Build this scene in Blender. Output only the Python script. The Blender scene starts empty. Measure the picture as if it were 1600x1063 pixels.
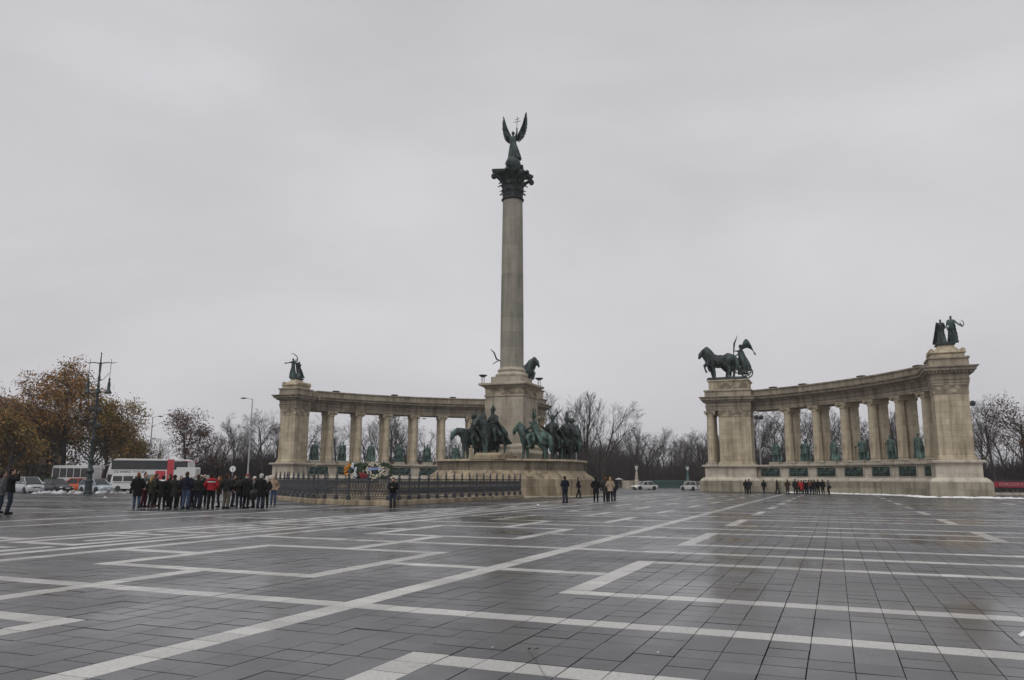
import bpy, bmesh, math, random
import numpy as np
from mathutils import Vector, Matrix, Euler

SC = bpy.context.scene
COL = SC.collection
R_ = math.radians

# ------------------------------------------------------------------ camera
FPX, HY, ROLL, CAMH = 1220.0, 749.0, R_(0.3), 1.6        # focal length and horizon in photo pixels
PITCH = math.atan((HY - 531.5) / FPX)
cam = bpy.data.cameras.new('camera'); cam_o = bpy.data.objects.new('camera', cam); COL.objects.link(cam_o)
cam.sensor_width = 36.0; cam.lens = 36.0 * FPX / 1600.0
cam.clip_start = 0.1; cam.clip_end = 3000
_f = Vector((0, math.cos(PITCH), math.sin(PITCH))); _u = Vector((0, -math.sin(PITCH), math.cos(PITCH))); _r = Vector((1, 0, 0))
_r2 = _r * math.cos(ROLL) + _u * math.sin(ROLL); _u2 = -_r * math.sin(ROLL) + _u * math.cos(ROLL)
cam_o.matrix_world = Matrix(((_r2.x, _u2.x, -_f.x, 0), (_r2.y, _u2.y, -_f.y, 0), (_r2.z, _u2.z, -_f.z, CAMH), (0, 0, 0, 1)))
SC.camera = cam_o

# ------------------------------------------------------------------ sky and sun (overcast)
SUN_EL, SUN_AZ = R_(52), R_(205)          # azimuth clockwise from +Y: behind the camera, to its left
world = bpy.data.worlds.new('World'); SC.world = world; world.use_nodes = True
nt = world.node_tree; nt.nodes.clear()
out = nt.nodes.new('ShaderNodeOutputWorld'); bg = nt.nodes.new('ShaderNodeBackground')
sky = nt.nodes.new('ShaderNodeTexSky'); sky.sky_type = 'NISHITA'; sky.sun_disc = False
sky.sun_elevation = SUN_EL; sky.sun_rotation = SUN_AZ; sky.air_density = 1.0; sky.dust_density = 4.0
hsv = nt.nodes.new('ShaderNodeHueSaturation'); hsv.inputs['Saturation'].default_value = 0.1; hsv.inputs['Value'].default_value = 0.7
tc = nt.nodes.new('ShaderNodeTexCoord'); mp = nt.nodes.new('ShaderNodeMapping'); mp.inputs['Scale'].default_value = (1.0, 1.0, 2.6)
nz = nt.nodes.new('ShaderNodeTexNoise'); nz.inputs['Scale'].default_value = 1.6; nz.inputs['Detail'].default_value = 7; nz.inputs['Distortion'].default_value = 0.35; nz.inputs['Roughness'].default_value = 0.5
rmp = nt.nodes.new('ShaderNodeValToRGB')
rmp.color_ramp.elements[0].position = 0.28; rmp.color_ramp.elements[0].color = (4.80, 4.77, 4.98, 1)
rmp.color_ramp.elements[1].position = 0.72; rmp.color_ramp.elements[1].color = (6.5, 6.43, 6.70, 1)
mixn = nt.nodes.new('ShaderNodeMix'); mixn.data_type = 'RGBA'; mixn.inputs[0].default_value = 0.9
nt.links.new(sky.outputs[0], hsv.inputs['Color'])
nt.links.new(tc.outputs['Generated'], mp.inputs[0]); nt.links.new(mp.outputs[0], nz.inputs['Vector'])
nt.links.new(nz.outputs[0], rmp.inputs[0])
nt.links.new(hsv.outputs[0], mixn.inputs[6]); nt.links.new(rmp.outputs[0], mixn.inputs[7])
nt.links.new(mixn.outputs[2], bg.inputs[0]); bg.inputs[1].default_value = 0.11
nt.links.new(bg.outputs[0], out.inputs[0])
sun = bpy.data.lights.new('sun', 'SUN'); sun.energy = 1.3; sun.angle = R_(60); sun.color = (1.0, 0.97, 0.93)
sun_o = bpy.data.objects.new('sun', sun); COL.objects.link(sun_o)
_sd = Vector((math.sin(SUN_AZ) * math.cos(SUN_EL), math.cos(SUN_AZ) * math.cos(SUN_EL), math.sin(SUN_EL)))
sun_o.rotation_euler = _sd.to_track_quat('Z', 'Y').to_euler(); sun_o.location = (-30, -60, 80)
vs = SC.view_settings; vs.view_transform = 'Standard'; vs.look = 'None'; vs.exposure = 0.0; vs.gamma = 1.0; vs.use_curve_mapping = False
SC.cycles.use_denoising = True
SC.cycles.max_bounces = 5; SC.cycles.diffuse_bounces = 3; SC.cycles.glossy_bounces = 3; SC.cycles.volume_bounces = 0; SC.cycles.transparent_max_bounces = 8

# ------------------------------------------------------------------ frames of reference
TH = R_(22.2); D = 79.6                                   # the monument's axis and the column's distance
U = (math.sin(TH), math.cos(TH)); V = (math.cos(TH), -math.sin(TH))
def W(s, t, z=0.0):
    return Vector((s * V[0] + t * U[0], D + s * V[1] + t * U[1], z))
def at(px, Y, z=0.0):                                     # the point at distance Y seen at photo column px near the horizon
    return Vector(((px - 800) / 1239.0 * Y, Y, z))

# ------------------------------------------------------------------ materials
MATS = {}
def mat(name, col, rough=0.6, metal=0.0, var=0.0, scale=3.0, col2=None, bump=0.0, bscale=None, spec=0.5, stretch=(1, 1, 1), det=6, attr=False, coat=0.0, emit=None, contrast=(0.35, 0.65), trans=False):
    if name in MATS: return MATS[name]
    m = bpy.data.materials.new(name); m.use_nodes = True; n = m.node_tree; L = n.links
    b = n.nodes['Principled BSDF']; b.inputs['Roughness'].default_value = rough; b.inputs['Metallic'].default_value = metal
    b.inputs['Specular IOR Level'].default_value = spec
    if coat: b.inputs['Coat Weight'].default_value = coat; b.inputs['Coat Roughness'].default_value = 0.08
    c = tuple(col) + (1,)
    b.inputs['Base Color'].default_value = c
    src = None
    if var or col2 or bump:
        t = n.nodes.new('ShaderNodeTexCoord'); mpn = n.nodes.new('ShaderNodeMapping'); mpn.inputs['Scale'].default_value = stretch
        L.new(t.outputs['Object'], mpn.inputs[0])
        z = n.nodes.new('ShaderNodeTexNoise'); z.inputs['Scale'].default_value = scale; z.inputs['Detail'].default_value = det; z.inputs['Roughness'].default_value = 0.62
        L.new(mpn.outputs[0], z.inputs['Vector'])
        if var or col2:
            r = n.nodes.new('ShaderNodeValToRGB'); r.color_ramp.elements[0].position, r.color_ramp.elements[1].position = contrast
            c0 = col2 if col2 else tuple(x * (1 - var) for x in col); c1 = col if col2 else tuple(min(1, x * (1 + var)) for x in col)
            r.color_ramp.elements[0].color = tuple(c0) + (1,); r.color_ramp.elements[1].color = tuple(c1) + (1,)
            L.new(z.outputs[0], r.inputs[0]); src = r.outputs[0]
        if bump:
            z2 = n.nodes.new('ShaderNodeTexNoise'); z2.inputs['Scale'].default_value = bscale or scale * 6; z2.inputs['Detail'].default_value = 5
            L.new(t.outputs['Object'], z2.inputs['Vector'])
            bm = n.nodes.new('ShaderNodeBump'); bm.inputs['Strength'].default_value = bump; bm.inputs['Distance'].default_value = 0.05
            L.new(z2.outputs[0], bm.inputs['Height']); L.new(bm.outputs[0], b.inputs['Normal'])
    if attr:                                              # a per-piece tint stored on the mesh
        a = n.nodes.new('ShaderNodeAttribute'); a.attribute_name = 'tint'
        mx = n.nodes.new('ShaderNodeMix'); mx.data_type = 'RGBA'; mx.blend_type = 'MULTIPLY'; mx.inputs[0].default_value = 1
        if src: L.new(src, mx.inputs[6])
        else: mx.inputs[6].default_value = c
        L.new(a.outputs['Color'], mx.inputs[7]); src = mx.outputs[2]
    if src: L.new(src, b.inputs['Base Color'])
    if emit: b.inputs['Emission Color'].default_value = tuple(emit) + (1,); b.inputs['Emission Strength'].default_value = 1.0
    MATS[name] = m
    return m

def stone_mat(name, col, streak=(0.5, 0.5, 0.5), course=0.62, length=1.5, joint=0.75, streak_amt=0.5, mottle=0.16):
    """ashlar: faint courses with slightly different blocks, mottling and vertical rain stains"""
    m = bpy.data.materials.new(name); m.use_nodes = True; n = m.node_tree; L = n.links; b = n.nodes['Principled BSDF']
    b.inputs['Roughness'].default_value = 0.85; b.inputs['Specular IOR Level'].default_value = 0.25
    t = n.nodes.new('ShaderNodeTexCoord'); sp = n.nodes.new('ShaderNodeSeparateXYZ'); L.new(t.outputs['Object'], sp.inputs[0])
    ad = n.nodes.new('ShaderNodeMath'); L.new(sp.outputs[0], ad.inputs[0]); L.new(sp.outputs[1], ad.inputs[1])
    cb = n.nodes.new('ShaderNodeCombineXYZ'); L.new(ad.outputs[0], cb.inputs[0]); L.new(sp.outputs[2], cb.inputs[1])
    br = n.nodes.new('ShaderNodeTexBrick'); br.inputs['Scale'].default_value = 1.0; br.inputs['Brick Width'].default_value = length; br.inputs['Row Height'].default_value = course
    br.inputs['Mortar Size'].default_value = 0.014; br.inputs['Mortar Smooth'].default_value = 0.2; br.inputs['Bias'].default_value = 0.0
    br.inputs['Color1'].default_value = tuple(min(1, x * 1.10) for x in col) + (1,); br.inputs['Color2'].default_value = tuple(x * 0.84 for x in col) + (1,)
    br.inputs['Mortar'].default_value = tuple(x * joint for x in col) + (1,)
    L.new(cb.outputs[0], br.inputs['Vector'])
    z = n.nodes.new('ShaderNodeTexNoise'); z.inputs['Scale'].default_value = 0.7; z.inputs['Detail'].default_value = 8; z.inputs['Roughness'].default_value = 0.65
    L.new(t.outputs['Object'], z.inputs['Vector'])
    r = n.nodes.new('ShaderNodeMapRange'); r.inputs[1].default_value = 0.3; r.inputs[2].default_value = 0.7; r.inputs[3].default_value = 1 - mottle; r.inputs[4].default_value = 1 + mottle
    L.new(z.outputs[0], r.inputs[0])
    m1 = n.nodes.new('ShaderNodeMix'); m1.data_type = 'RGBA'; m1.blend_type = 'MULTIPLY'; m1.inputs[0].default_value = 1
    L.new(br.outputs[0], m1.inputs[6]); L.new(r.outputs[0], m1.inputs[7])
    mp2 = n.nodes.new('ShaderNodeMapping'); mp2.inputs['Scale'].default_value = (1.6, 1.6, 0.13); L.new(t.outputs['Object'], mp2.inputs[0])
    z2 = n.nodes.new('ShaderNodeTexNoise'); z2.inputs['Scale'].default_value = 1.1; z2.inputs['Detail'].default_value = 7; z2.inputs['Roughness'].default_value = 0.6
    L.new(mp2.outputs[0], z2.inputs['Vector'])
    r2 = n.nodes.new('ShaderNodeMapRange'); r2.inputs[1].default_value = 0.46; r2.inputs[2].default_value = 0.66; r2.inputs[3].default_value = 0; r2.inputs[4].default_value = streak_amt
    L.new(z2.outputs[0], r2.inputs[0])
    m2 = n.nodes.new('ShaderNodeMix'); m2.data_type = 'RGBA'; m2.blend_type = 'MULTIPLY'
    L.new(r2.outputs[0], m2.inputs[0]); L.new(m1.outputs[2], m2.inputs[6]); m2.inputs[7].default_value = tuple(streak) + (1,)
    L.new(m2.outputs[2], b.inputs['Base Color'])
    z3 = n.nodes.new('ShaderNodeTexNoise'); z3.inputs['Scale'].default_value = 9; z3.inputs['Detail'].default_value = 6
    L.new(t.outputs['Object'], z3.inputs['Vector'])
    bm = n.nodes.new('ShaderNodeBump'); bm.inputs['Strength'].default_value = 0.35; bm.inputs['Distance'].default_value = 0.04
    L.new(z3.outputs[0], bm.inputs['Height'])
    bm2 = n.nodes.new('ShaderNodeBump'); bm2.inputs['Strength'].default_value = 0.5; bm2.inputs['Distance'].default_value = 0.03; bm2.invert = True
    L.new(br.outputs[1], bm2.inputs['Height']); L.new(bm.outputs[0], bm2.inputs['Normal']); L.new(bm2.outputs[0], b.inputs['Normal'])
    MATS[name] = m
    return m

def relief_mat(name, col, col2, scale, rough=0.6, metal=0.0, depth=0.12, strength=1.0):
    m = bpy.data.materials.new(name); m.use_nodes = True; n = m.node_tree; L = n.links; b = n.nodes['Principled BSDF']
    b.inputs['Roughness'].default_value = rough; b.inputs['Metallic'].default_value = metal
    t = n.nodes.new('ShaderNodeTexCoord')
    z0 = n.nodes.new('ShaderNodeTexNoise'); z0.inputs['Scale'].default_value = scale * 0.8; z0.inputs['Detail'].default_value = 3; L.new(t.outputs['Object'], z0.inputs['Vector'])
    mx = n.nodes.new('ShaderNodeMix'); mx.data_type = 'VECTOR'; mx.inputs[0].default_value = 0.35
    L.new(t.outputs['Object'], mx.inputs[4]); L.new(z0.outputs[1], mx.inputs[5])
    vo = n.nodes.new('ShaderNodeTexVoronoi'); vo.feature = 'SMOOTH_F1'; vo.inputs['Scale'].default_value = scale; L.new(mx.outputs[1], vo.inputs['Vector'])
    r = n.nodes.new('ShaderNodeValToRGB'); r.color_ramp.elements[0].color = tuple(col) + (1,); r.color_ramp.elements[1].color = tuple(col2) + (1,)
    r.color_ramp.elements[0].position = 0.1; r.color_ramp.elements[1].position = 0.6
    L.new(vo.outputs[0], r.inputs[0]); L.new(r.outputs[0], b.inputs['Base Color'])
    bm = n.nodes.new('ShaderNodeBump'); bm.inputs['Strength'].default_value = strength; bm.inputs['Distance'].default_value = depth; bm.invert = True
    L.new(vo.outputs[0], bm.inputs['Height']); L.new(bm.outputs[0], b.inputs['Normal'])
    MATS[name] = m
    return m

def paving_mat(name, col):
    """wet stone slabs: a tint per slab, blotches, and films of standing damp that shine"""
    m = bpy.data.materials.new(name); m.use_nodes = True; n = m.node_tree; L = n.links; b = n.nodes['Principled BSDF']
    g = n.nodes.new('ShaderNodeNewGeometry')
    def noise(sc, det, rg, dist=0.0):
        z = n.nodes.new('ShaderNodeTexNoise'); z.inputs['Scale'].default_value = sc; z.inputs['Detail'].default_value = det; z.inputs['Roughness'].default_value = 0.6; z.inputs['Distortion'].default_value = dist; L.new(g.outputs['Position'], z.inputs['Vector'])
        r = n.nodes.new('ShaderNodeMapRange')
        for k in range(4): r.inputs[k + 1].default_value = rg[k]
        L.new(z.outputs[0], r.inputs[0]); return r.outputs[0]
    a = n.nodes.new('ShaderNodeAttribute'); a.attribute_name = 'tint'
    def mul(x, y):
        k = n.nodes.new('ShaderNodeMix'); k.data_type = 'RGBA'; k.blend_type = 'MULTIPLY'; k.inputs[0].default_value = 1
        if isinstance(x, tuple): k.inputs[6].default_value = x
        else: L.new(x, k.inputs[6])
        L.new(y, k.inputs[7]); return k.outputs[2]
    c = mul(mul(mul(tuple(col) + (1,), a.outputs['Color']), noise(26, 3, (.3, .7, .8, 1.2))), noise(0.45, 5, (.35, .65, .84, 1.14)))
    spots = noise(5.5, 2, (.70, .74, 1.0, .62)); c = mul(c, spots)           # gum and oil spots
    L.new(c, b.inputs['Base Color'])
    L.new(noise(0.17, 6, (.40, .62, .17, .45), .5), b.inputs['Roughness']); b.inputs['Specular IOR Level'].default_value = 0.42
    MATS[name] = m
    return m

M_DARK = paving_mat('grey_slab', (0.064, 0.0645, 0.068)); M_LIGHT = paving_mat('pale_slab', (0.43, 0.425, 0.41))
M_JOINT = mat('joint_dirt', (0.03, 0.029, 0.028), 0.7, var=0.3, scale=2)
M_ASPH = mat('asphalt', (0.06, 0.06, 0.063), 0.42, var=0.25, scale=0.6, bump=0.2, bscale=30)
M_STONE = stone_mat('limestone', (0.47, 0.402, 0.295), streak=(0.44, 0.40, 0.35), joint=0.70, streak_amt=0.75, mottle=0.2)
M_STONE2 = stone_mat('pale_limestone', (0.47, 0.425, 0.355), streak=(0.55, 0.53, 0.50), course=0.8, length=2.2, joint=0.72, streak_amt=.7, mottle=.2)
M_ENT = stone_mat('weathered_entablature', (0.30, 0.262, 0.205), streak=(0.42, 0.39, 0.35), course=3.0, length=2.4, joint=0.75, streak_amt=0.8, mottle=0.24)
M_GRAN = stone_mat('stained_granite', (0.29, 0.265, 0.205), streak=(0.45, 0.45, 0.36), course=0.8, length=1.9, joint=0.7, streak_amt=0.75, mottle=0.25)
M_PLAT = stone_mat('brown_stone', (0.30, 0.248, 0.175), streak=(0.34, 0.30, 0.26), course=0.9, length=2.3, joint=0.6, streak_amt=0.85, mottle=0.28)
M_DRUM = stone_mat('stained_drum', (0.20, 0.172, 0.130), streak=(0.32, 0.30, 0.28), course=0.9, length=1.6, joint=0.6, streak_amt=0.9, mottle=0.3)
M_SHAFT = stone_mat('column_stone', (0.285, 0.265, 0.225), streak=(0.62, 0.70, 0.64), course=1.55, length=9, joint=0.72, streak_amt=0.85, mottle=0.16)
M_PED = stone_mat('pedestal_stone', (0.41, 0.365, 0.295), streak=(0.52, 0.47, 0.40), course=0.85, length=1.7, joint=0.72, streak_amt=0.6)
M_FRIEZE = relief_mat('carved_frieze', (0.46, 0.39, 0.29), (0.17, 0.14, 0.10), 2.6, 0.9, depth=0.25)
M_BRONZE = mat('bronze_patina', (0.085, 0.15, 0.13), 0.6, 0.2, col2=(0.011, 0.017, 0.016), scale=2.4, bump=0.7, bscale=8, contrast=(0.42, 0.78), stretch=(1, 1, .35))
M_BRONZE2 = mat('bright_patina', (0.12, 0.215, 0.185), 0.6, 0.2, col2=(0.018, 0.031, 0.028), scale=2.6, bump=0.7, bscale=8, contrast=(0.40, 0.75), stretch=(1, 1, .35))
M_BRDARK = mat('dark_bronze', (0.032, 0.046, 0.043), 0.55, 0.3, col2=(0.008, 0.011, 0.011), scale=2.2, bump=0.4, bscale=9)
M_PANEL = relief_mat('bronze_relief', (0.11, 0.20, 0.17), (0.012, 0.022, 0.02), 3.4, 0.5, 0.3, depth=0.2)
M_IRON = mat('iron_paint', (0.05, 0.053, 0.06), 0.55, 0.2, var=0.4, scale=3)
M_GALV = mat('galvanised', (0.34, 0.35, 0.37), 0.45, 0.5, var=0.15, scale=2)
M_SNOW = mat('old_snow', (0.55, 0.55, 0.57), 0.8, col2=(0.14, 0.125, 0.115), scale=1.9, bump=0.5, bscale=12, contrast=(0.36, 0.6))
M_SLUSH = mat('fresh_snow', (0.80, 0.80, 0.82), 0.8, var=.08, scale=2, bump=.4, bscale=9)
M_BARK = mat('bark', (0.040, 0.032, 0.027), 0.9, var=0.4, scale=2, stretch=(1, 1, .2))
M_TWIG = mat('twig', (0.060, 0.050, 0.046), 0.9, var=0.35, scale=0.5)
M_GLASS = mat('vehicle_glass', (0.012, 0.014, 0.016), 0.06, spec=0.7)
M_RUBBER = mat('rubber', (0.014, 0.014, 0.014), 0.8)
M_RIM = mat('wheel_metal', (0.35, 0.36, 0.37), 0.35, 0.8)
M_CHROME = mat('lamp_lens', (0.75, 0.75, 0.73), 0.15, spec=0.7)
M_RED = mat('tail_lens', (0.35, 0.012, 0.012), 0.2)
M_AMBER = mat('amber_lens', (0.7, 0.28, 0.03), 0.25)
M_BLACKP = mat('black_plastic', (0.016, 0.016, 0.017), 0.5)
M_PLATE = mat('number_plate', (0.7, 0.7, 0.66), 0.5)

# ------------------------------------------------------------------ mesh helpers
class MB:
    def __init__(s): s.v = []; s.f = []; s.m = []; s.k = 0
    def add(s, vs_, fs_):
        o = len(s.v); s.v.extend([tuple(x) for x in vs_]); s.f.extend([tuple(i + o for i in f) for f in fs_]); s.m.extend([s.k] * len(fs_)); return s
    def box(s, c, d, rz=0.0, taper=1.0):
        x, y, z = d[0] / 2, d[1] / 2, d[2] / 2; P = []
        for sz in (-1, 1):
            k = taper if sz > 0 else 1
            for sx, sy in ((-1, -1), (1, -1), (1, 1), (-1, 1)):
                X, Y = sx * x * k, sy * y * k
                P.append((c[0] + X * math.cos(rz) - Y * math.sin(rz), c[1] + X * math.sin(rz) + Y * math.cos(rz), c[2] + sz * z))
        return s.add(P, [(3, 2, 1, 0), (4, 5, 6, 7), (0, 1, 5, 4), (1, 2, 6, 5), (2, 3, 7, 6), (3, 0, 4, 7)])
    def b2(s, x0, x1, y0, y1, z0, z1): return s.box(((x0 + x1) / 2, (y0 + y1) / 2, (z0 + z1) / 2), (abs(x1 - x0), abs(y1 - y0), abs(z1 - z0)))
    def rings(s, rs, caps=True, closed=False):
        n = len(rs[0]); P = [p for r in rs for p in r]; F = []
        m = len(rs)
        for i in range(m if closed else m - 1):
            a, b = i * n, ((i + 1) % m) * n
            for j in range(n):
                k = (j + 1) % n; F.append((a + j, a + k, b + k, b + j))
        if caps and not closed: F.append(tuple(range(n - 1, -1, -1))); F.append(tuple((m - 1) * n + j for j in range(n)))
        return s.add(P, F)
    def lathe(s, prof, n=24, c=(0, 0, 0), ph=0.0):
        return s.rings([[(c[0] + r * math.cos(ph + 2 * math.pi * j / n), c[1] + r * math.sin(ph + 2 * math.pi * j / n), c[2] + z) for j in range(n)] for r, z in prof])
    def tube(s, pts, rad, n=8, flat=1.0):
        pts = [Vector(p) for p in pts]; rs = []
        if not hasattr(rad, '__len__'): rad = [rad] * len(pts)
        prev = None
        for i, p in enumerate(pts):
            d = (pts[min(i + 1, len(pts) - 1)] - pts[max(i - 1, 0)])
            if d.length < 1e-9: d = Vector((0, 0, 1))
            d.normalize()
            if prev is None:
                a = Vector((0, 0, 1)) if abs(d.z) < 0.9 else Vector((1, 0, 0)); prev = d.cross(a).normalized()
            x = (prev - d * prev.dot(d)).normalized(); y = d.cross(x); prev = x
            rs.append([p + x * rad[i] * math.cos(2 * math.pi * j / n) + y * rad[i] * flat * math.sin(2 * math.pi * j / n) for j in range(n)])
        return s.rings(rs)
    def ball(s, c, r, n=10, rot=None, m=7):
        if not hasattr(r, '__len__'): r = (r, r, r)
        rs = []
        for i in range(m + 1):
            a = -math.pi / 2 + math.pi * (i + (0.08 if i == 0 else -0.08 if i == m else 0)) / m
            rs.append([Vector((r[0] * math.cos(a) * math.cos(2 * math.pi * j / n), r[1] * math.cos(a) * math.sin(2 * math.pi * j / n), r[2] * math.sin(a))) for j in range(n)])
        if rot is not None: rs = [[rot @ p for p in q] for q in rs]
        c = Vector(c); return s.rings([[p + c for p in q] for q in rs])
    def cap(s, a, b, ra, rb, n=10):                          # tapered limb with rounded ends
        a, b = Vector(a), Vector(b); d = (b - a); l = d.length; d = d / max(l, 1e-6)
        P = [a - d * ra * 0.98, a - d * ra * 0.7, a - d * ra * .2, a + (b - a) * .5, b + d * rb * .2, b + d * rb * 0.7, b + d * rb * 0.98]
        return s.tube(P, [ra * .15, ra * .7, ra * .98, (ra + rb) / 2, rb * .98, rb * .7, rb * .15], n)
    def chain(s, pts, rad, n=10):
        for i in range(len(pts) - 1): s.cap(pts[i], pts[i + 1], rad[i], rad[i + 1], n)
        return s
    def prism(s, poly, z0, z1): return s.rings([[(x, y, z0) for x, y in poly], [(x, y, z1) for x, y in poly]])
    def frame(s, rect, prof):                                # loft a rectangle outwards by (offset, z) pairs
        x0, x1, y0, y1 = rect
        return s.rings([[(x0 - o, y0 - o, z), (x1 + o, y0 - o, z), (x1 + o, y1 + o, z), (x0 - o, y1 + o, z)] for o, z in prof])
    def mesh(s, name, mats, smooth=False, flip=True):
        me = bpy.data.meshes.new(name); me.from_pydata(s.v, [], s.f)
        for m in (mats if isinstance(mats, (list, tuple)) else [mats]): me.materials.append(m)
        if any(s.m): me.polygons.foreach_set('material_index', s.m)
        bm = bmesh.new(); bm.from_mesh(me); bmesh.ops.recalc_face_normals(bm, faces=bm.faces); bm.to_mesh(me); bm.free()
        if smooth:
            me.polygons.foreach_set('use_smooth', [True] * len(me.polygons))
            if smooth != 'all': me.set_sharp_from_angle(angle=R_(smooth if smooth is not True else 40))
        me.update(); return me
    def build(s, name, mats, parent=None, smooth=False, loc=(0, 0, 0), rz=0.0):
        return link(name, s.mesh(name, mats, smooth), parent, loc, rz)
def link(name, me, parent=None, loc=(0, 0, 0), rz=0.0, scale=None):
    o = bpy.data.objects.new(name, me); COL.objects.link(o); o.location = loc; o.rotation_euler = (0, 0, rz)
    if scale is not None: o.scale = (scale,) * 3 if not hasattr(scale, '__len__') else scale
    if parent is not None: o.parent = parent
    return o
def tag(o, label=None, cat=None, group=None, kind=None):
    if label: o['label'] = label
    if cat: o['category'] = cat
    if group: o['group'] = group
    if kind: o['kind'] = kind
    return o
def empty(name, loc, rz=0.0, label=None, cat=None, group=None, scale=1.0):
    o = bpy.data.objects.new(name, None); COL.objects.link(o); o.location = loc; o.rotation_euler = (0, 0, rz); o.scale = (scale,) * 3; o.empty_display_size = 0.3
    return tag(o, label, cat, group)
def dup(o, parent=None):
    c = o.copy(); COL.objects.link(c); c.parent = parent
    for ch in list(o.children): dup(ch, c)
    return c
_tmpn = 0
ROUGH = [0.0]
def remesh(mb, voxel, smooth=3, extra=None):
    """fuse overlapping closed shapes into one continuous skin"""
    me = bpy.data.meshes.new('tmp'); me.from_pydata(mb.v, [], mb.f)
    bm = bmesh.new(); bm.from_mesh(me); bmesh.ops.recalc_face_normals(bm, faces=bm.faces); bm.to_mesh(me); bm.free()
    o = bpy.data.objects.new('tmp', me); COL.objects.link(o)
    r = o.modifiers.new('r', 'REMESH'); r.mode = 'VOXEL'; r.voxel_size = voxel
    if smooth: k = o.modifiers.new('s', 'SMOOTH'); k.iterations = smooth; k.factor = 0.5
    dg = bpy.context.evaluated_depsgraph_get(); dg.update()
    res = bpy.data.meshes.new_from_object(o.evaluated_get(dg))
    bpy.data.objects.remove(o); bpy.data.meshes.remove(me)
    if ROUGH[0]:                                               # modelled folds: long upright ripples and small dents
        nv = len(res.vertices); co = np.zeros(nv * 3); res.vertices.foreach_get('co', co); nr = np.zeros(nv * 3); res.vertices.foreach_get('normal', nr)
        co = co.reshape(-1, 3); nr = nr.reshape(-1, 3); rg = np.random.default_rng(len(co)); q = np.zeros(nv)
        for fz, am, zs in ((9, 1.0, .22), (15, .7, .35), (24, .5, .6), (7, .8, 1.0), (33, .4, 1.0)):
            for _ in range(3):
                d = rg.normal(0, 1, 3); d /= np.linalg.norm(d); q += am * np.sin((co * np.array([1, 1, zs])) @ d * fz + rg.random() * 6.28) / 3
        co += nr * (q * ROUGH[0])[:, None]; res.vertices.foreach_set('co', co.reshape(-1)); res.update()
    if extra is not None:
        bm = bmesh.new(); bm.from_mesh(res); em = extra.mesh('x', []); bm.from_mesh(em); bm.to_mesh(res); bm.free()
    res.polygons.foreach_set('use_smooth', [True] * len(res.polygons)); res.update()
    return res
def setmat(me, *ms):
    me.materials.clear()
    for m in ms: me.materials.append(m)
    return me

# ------------------------------------------------------------------ ground, road and the paved square
rng = np.random.default_rng(7)
M_PARK = mat('leaf_litter', (0.085, 0.062, 0.036), 0.95, col2=(0.035, 0.036, 0.016), scale=0.25, bump=0.4, bscale=3)
def sheet(name, poly, z, m):
    mb = MB(); mb.add([(x, y, z) for x, y in poly], [tuple(range(len(poly)))])
    return tag(mb.build(name, m), kind='structure')
sheet('ground', [(600 * math.cos(a * math.pi / 24), 600 * math.sin(a * math.pi / 24)) for a in range(48)], -0.09, M_PARK)
sheet('road', [(-190, -60), (190, -60), (190, 152), (60, 152), (60, 165), (-190, 165)], -0.04, M_ASPH)
plaza = sheet('plaza', [(-97, -40), (97, -40), (97, 104), (-14, 104), (-14, 86), (-97, 86)], -0.028, M_JOINT)

Q = 0.383; S0 = 24.01; T0 = -64.77 - Q / 2                # slab pitch; grid origin in the monument's frame
def white(i, j):
    jj = np.mod(j, 24)
    w = (i == 0) | (i == -24) | (i == 52) | (i == -27) | (i == -36) | (i == -50) | (i == -58) | (i == -72)
    inl = (i >= -24)
    w |= inl & (jj == 0)
    w |= ((jj == 6) | (jj == 18)) & (((i >= -18) & (i <= -6)) | ((i >= 6) & (i <= 46)))
    w |= ((i == -18) | (i == -6) | (i == 6) | (i == 46)) & (jj >= 6) & (jj <= 18)
    w |= ((i == -12) | (i == 26)) & ((jj <= 6) | (jj >= 18))
    w |= (jj == 12) & (((i >= -24) & (i <= -18)) | ((i >= -6) & (i <= 6)) | ((i >= 46) & (i <= 52)))
    r = i + 35; c = np.mod(j, 12)                          # the key pattern in the border band
    band = (r >= 0) & (r <= 7)
    w |= band & (((r == 6) & (c >= 1)) | ((c == 1) & (r >= 1) & (r <= 6)) | ((r == 1) & (c >= 1) & (c <= 8)) | ((c == 8) & (r >= 1) & (r <= 4)) | ((r == 4) & (c >= 4) & (c <= 8)) | ((r == 1) & (c >= 10)) | ((c == 10) & (r <= 4)))
    w |= (i < -36) & (i > -50) & (np.mod(j, 30) == 15)
    w |= (i < -58) & (np.mod(j, 24) == 3)
    return w
I, J = np.meshgrid(np.arange(-330, 190), np.arange(-40, 430), indexing='ij')
sC = S0 + (I + .5) * Q; tC = T0 + (J + .5) * Q
Xc = sC * V[0] + tC * U[0]; Yc = D + sC * V[1] + tC * U[1]
keep = (Yc > 2.0) & (Yc < 99) & (np.abs(Xc) < Yc * 0.72 + 7) & ((Yc < 82) | (Xc > -12)) & (np.abs(Xc) < 93)
wh = white(I, J)
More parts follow.
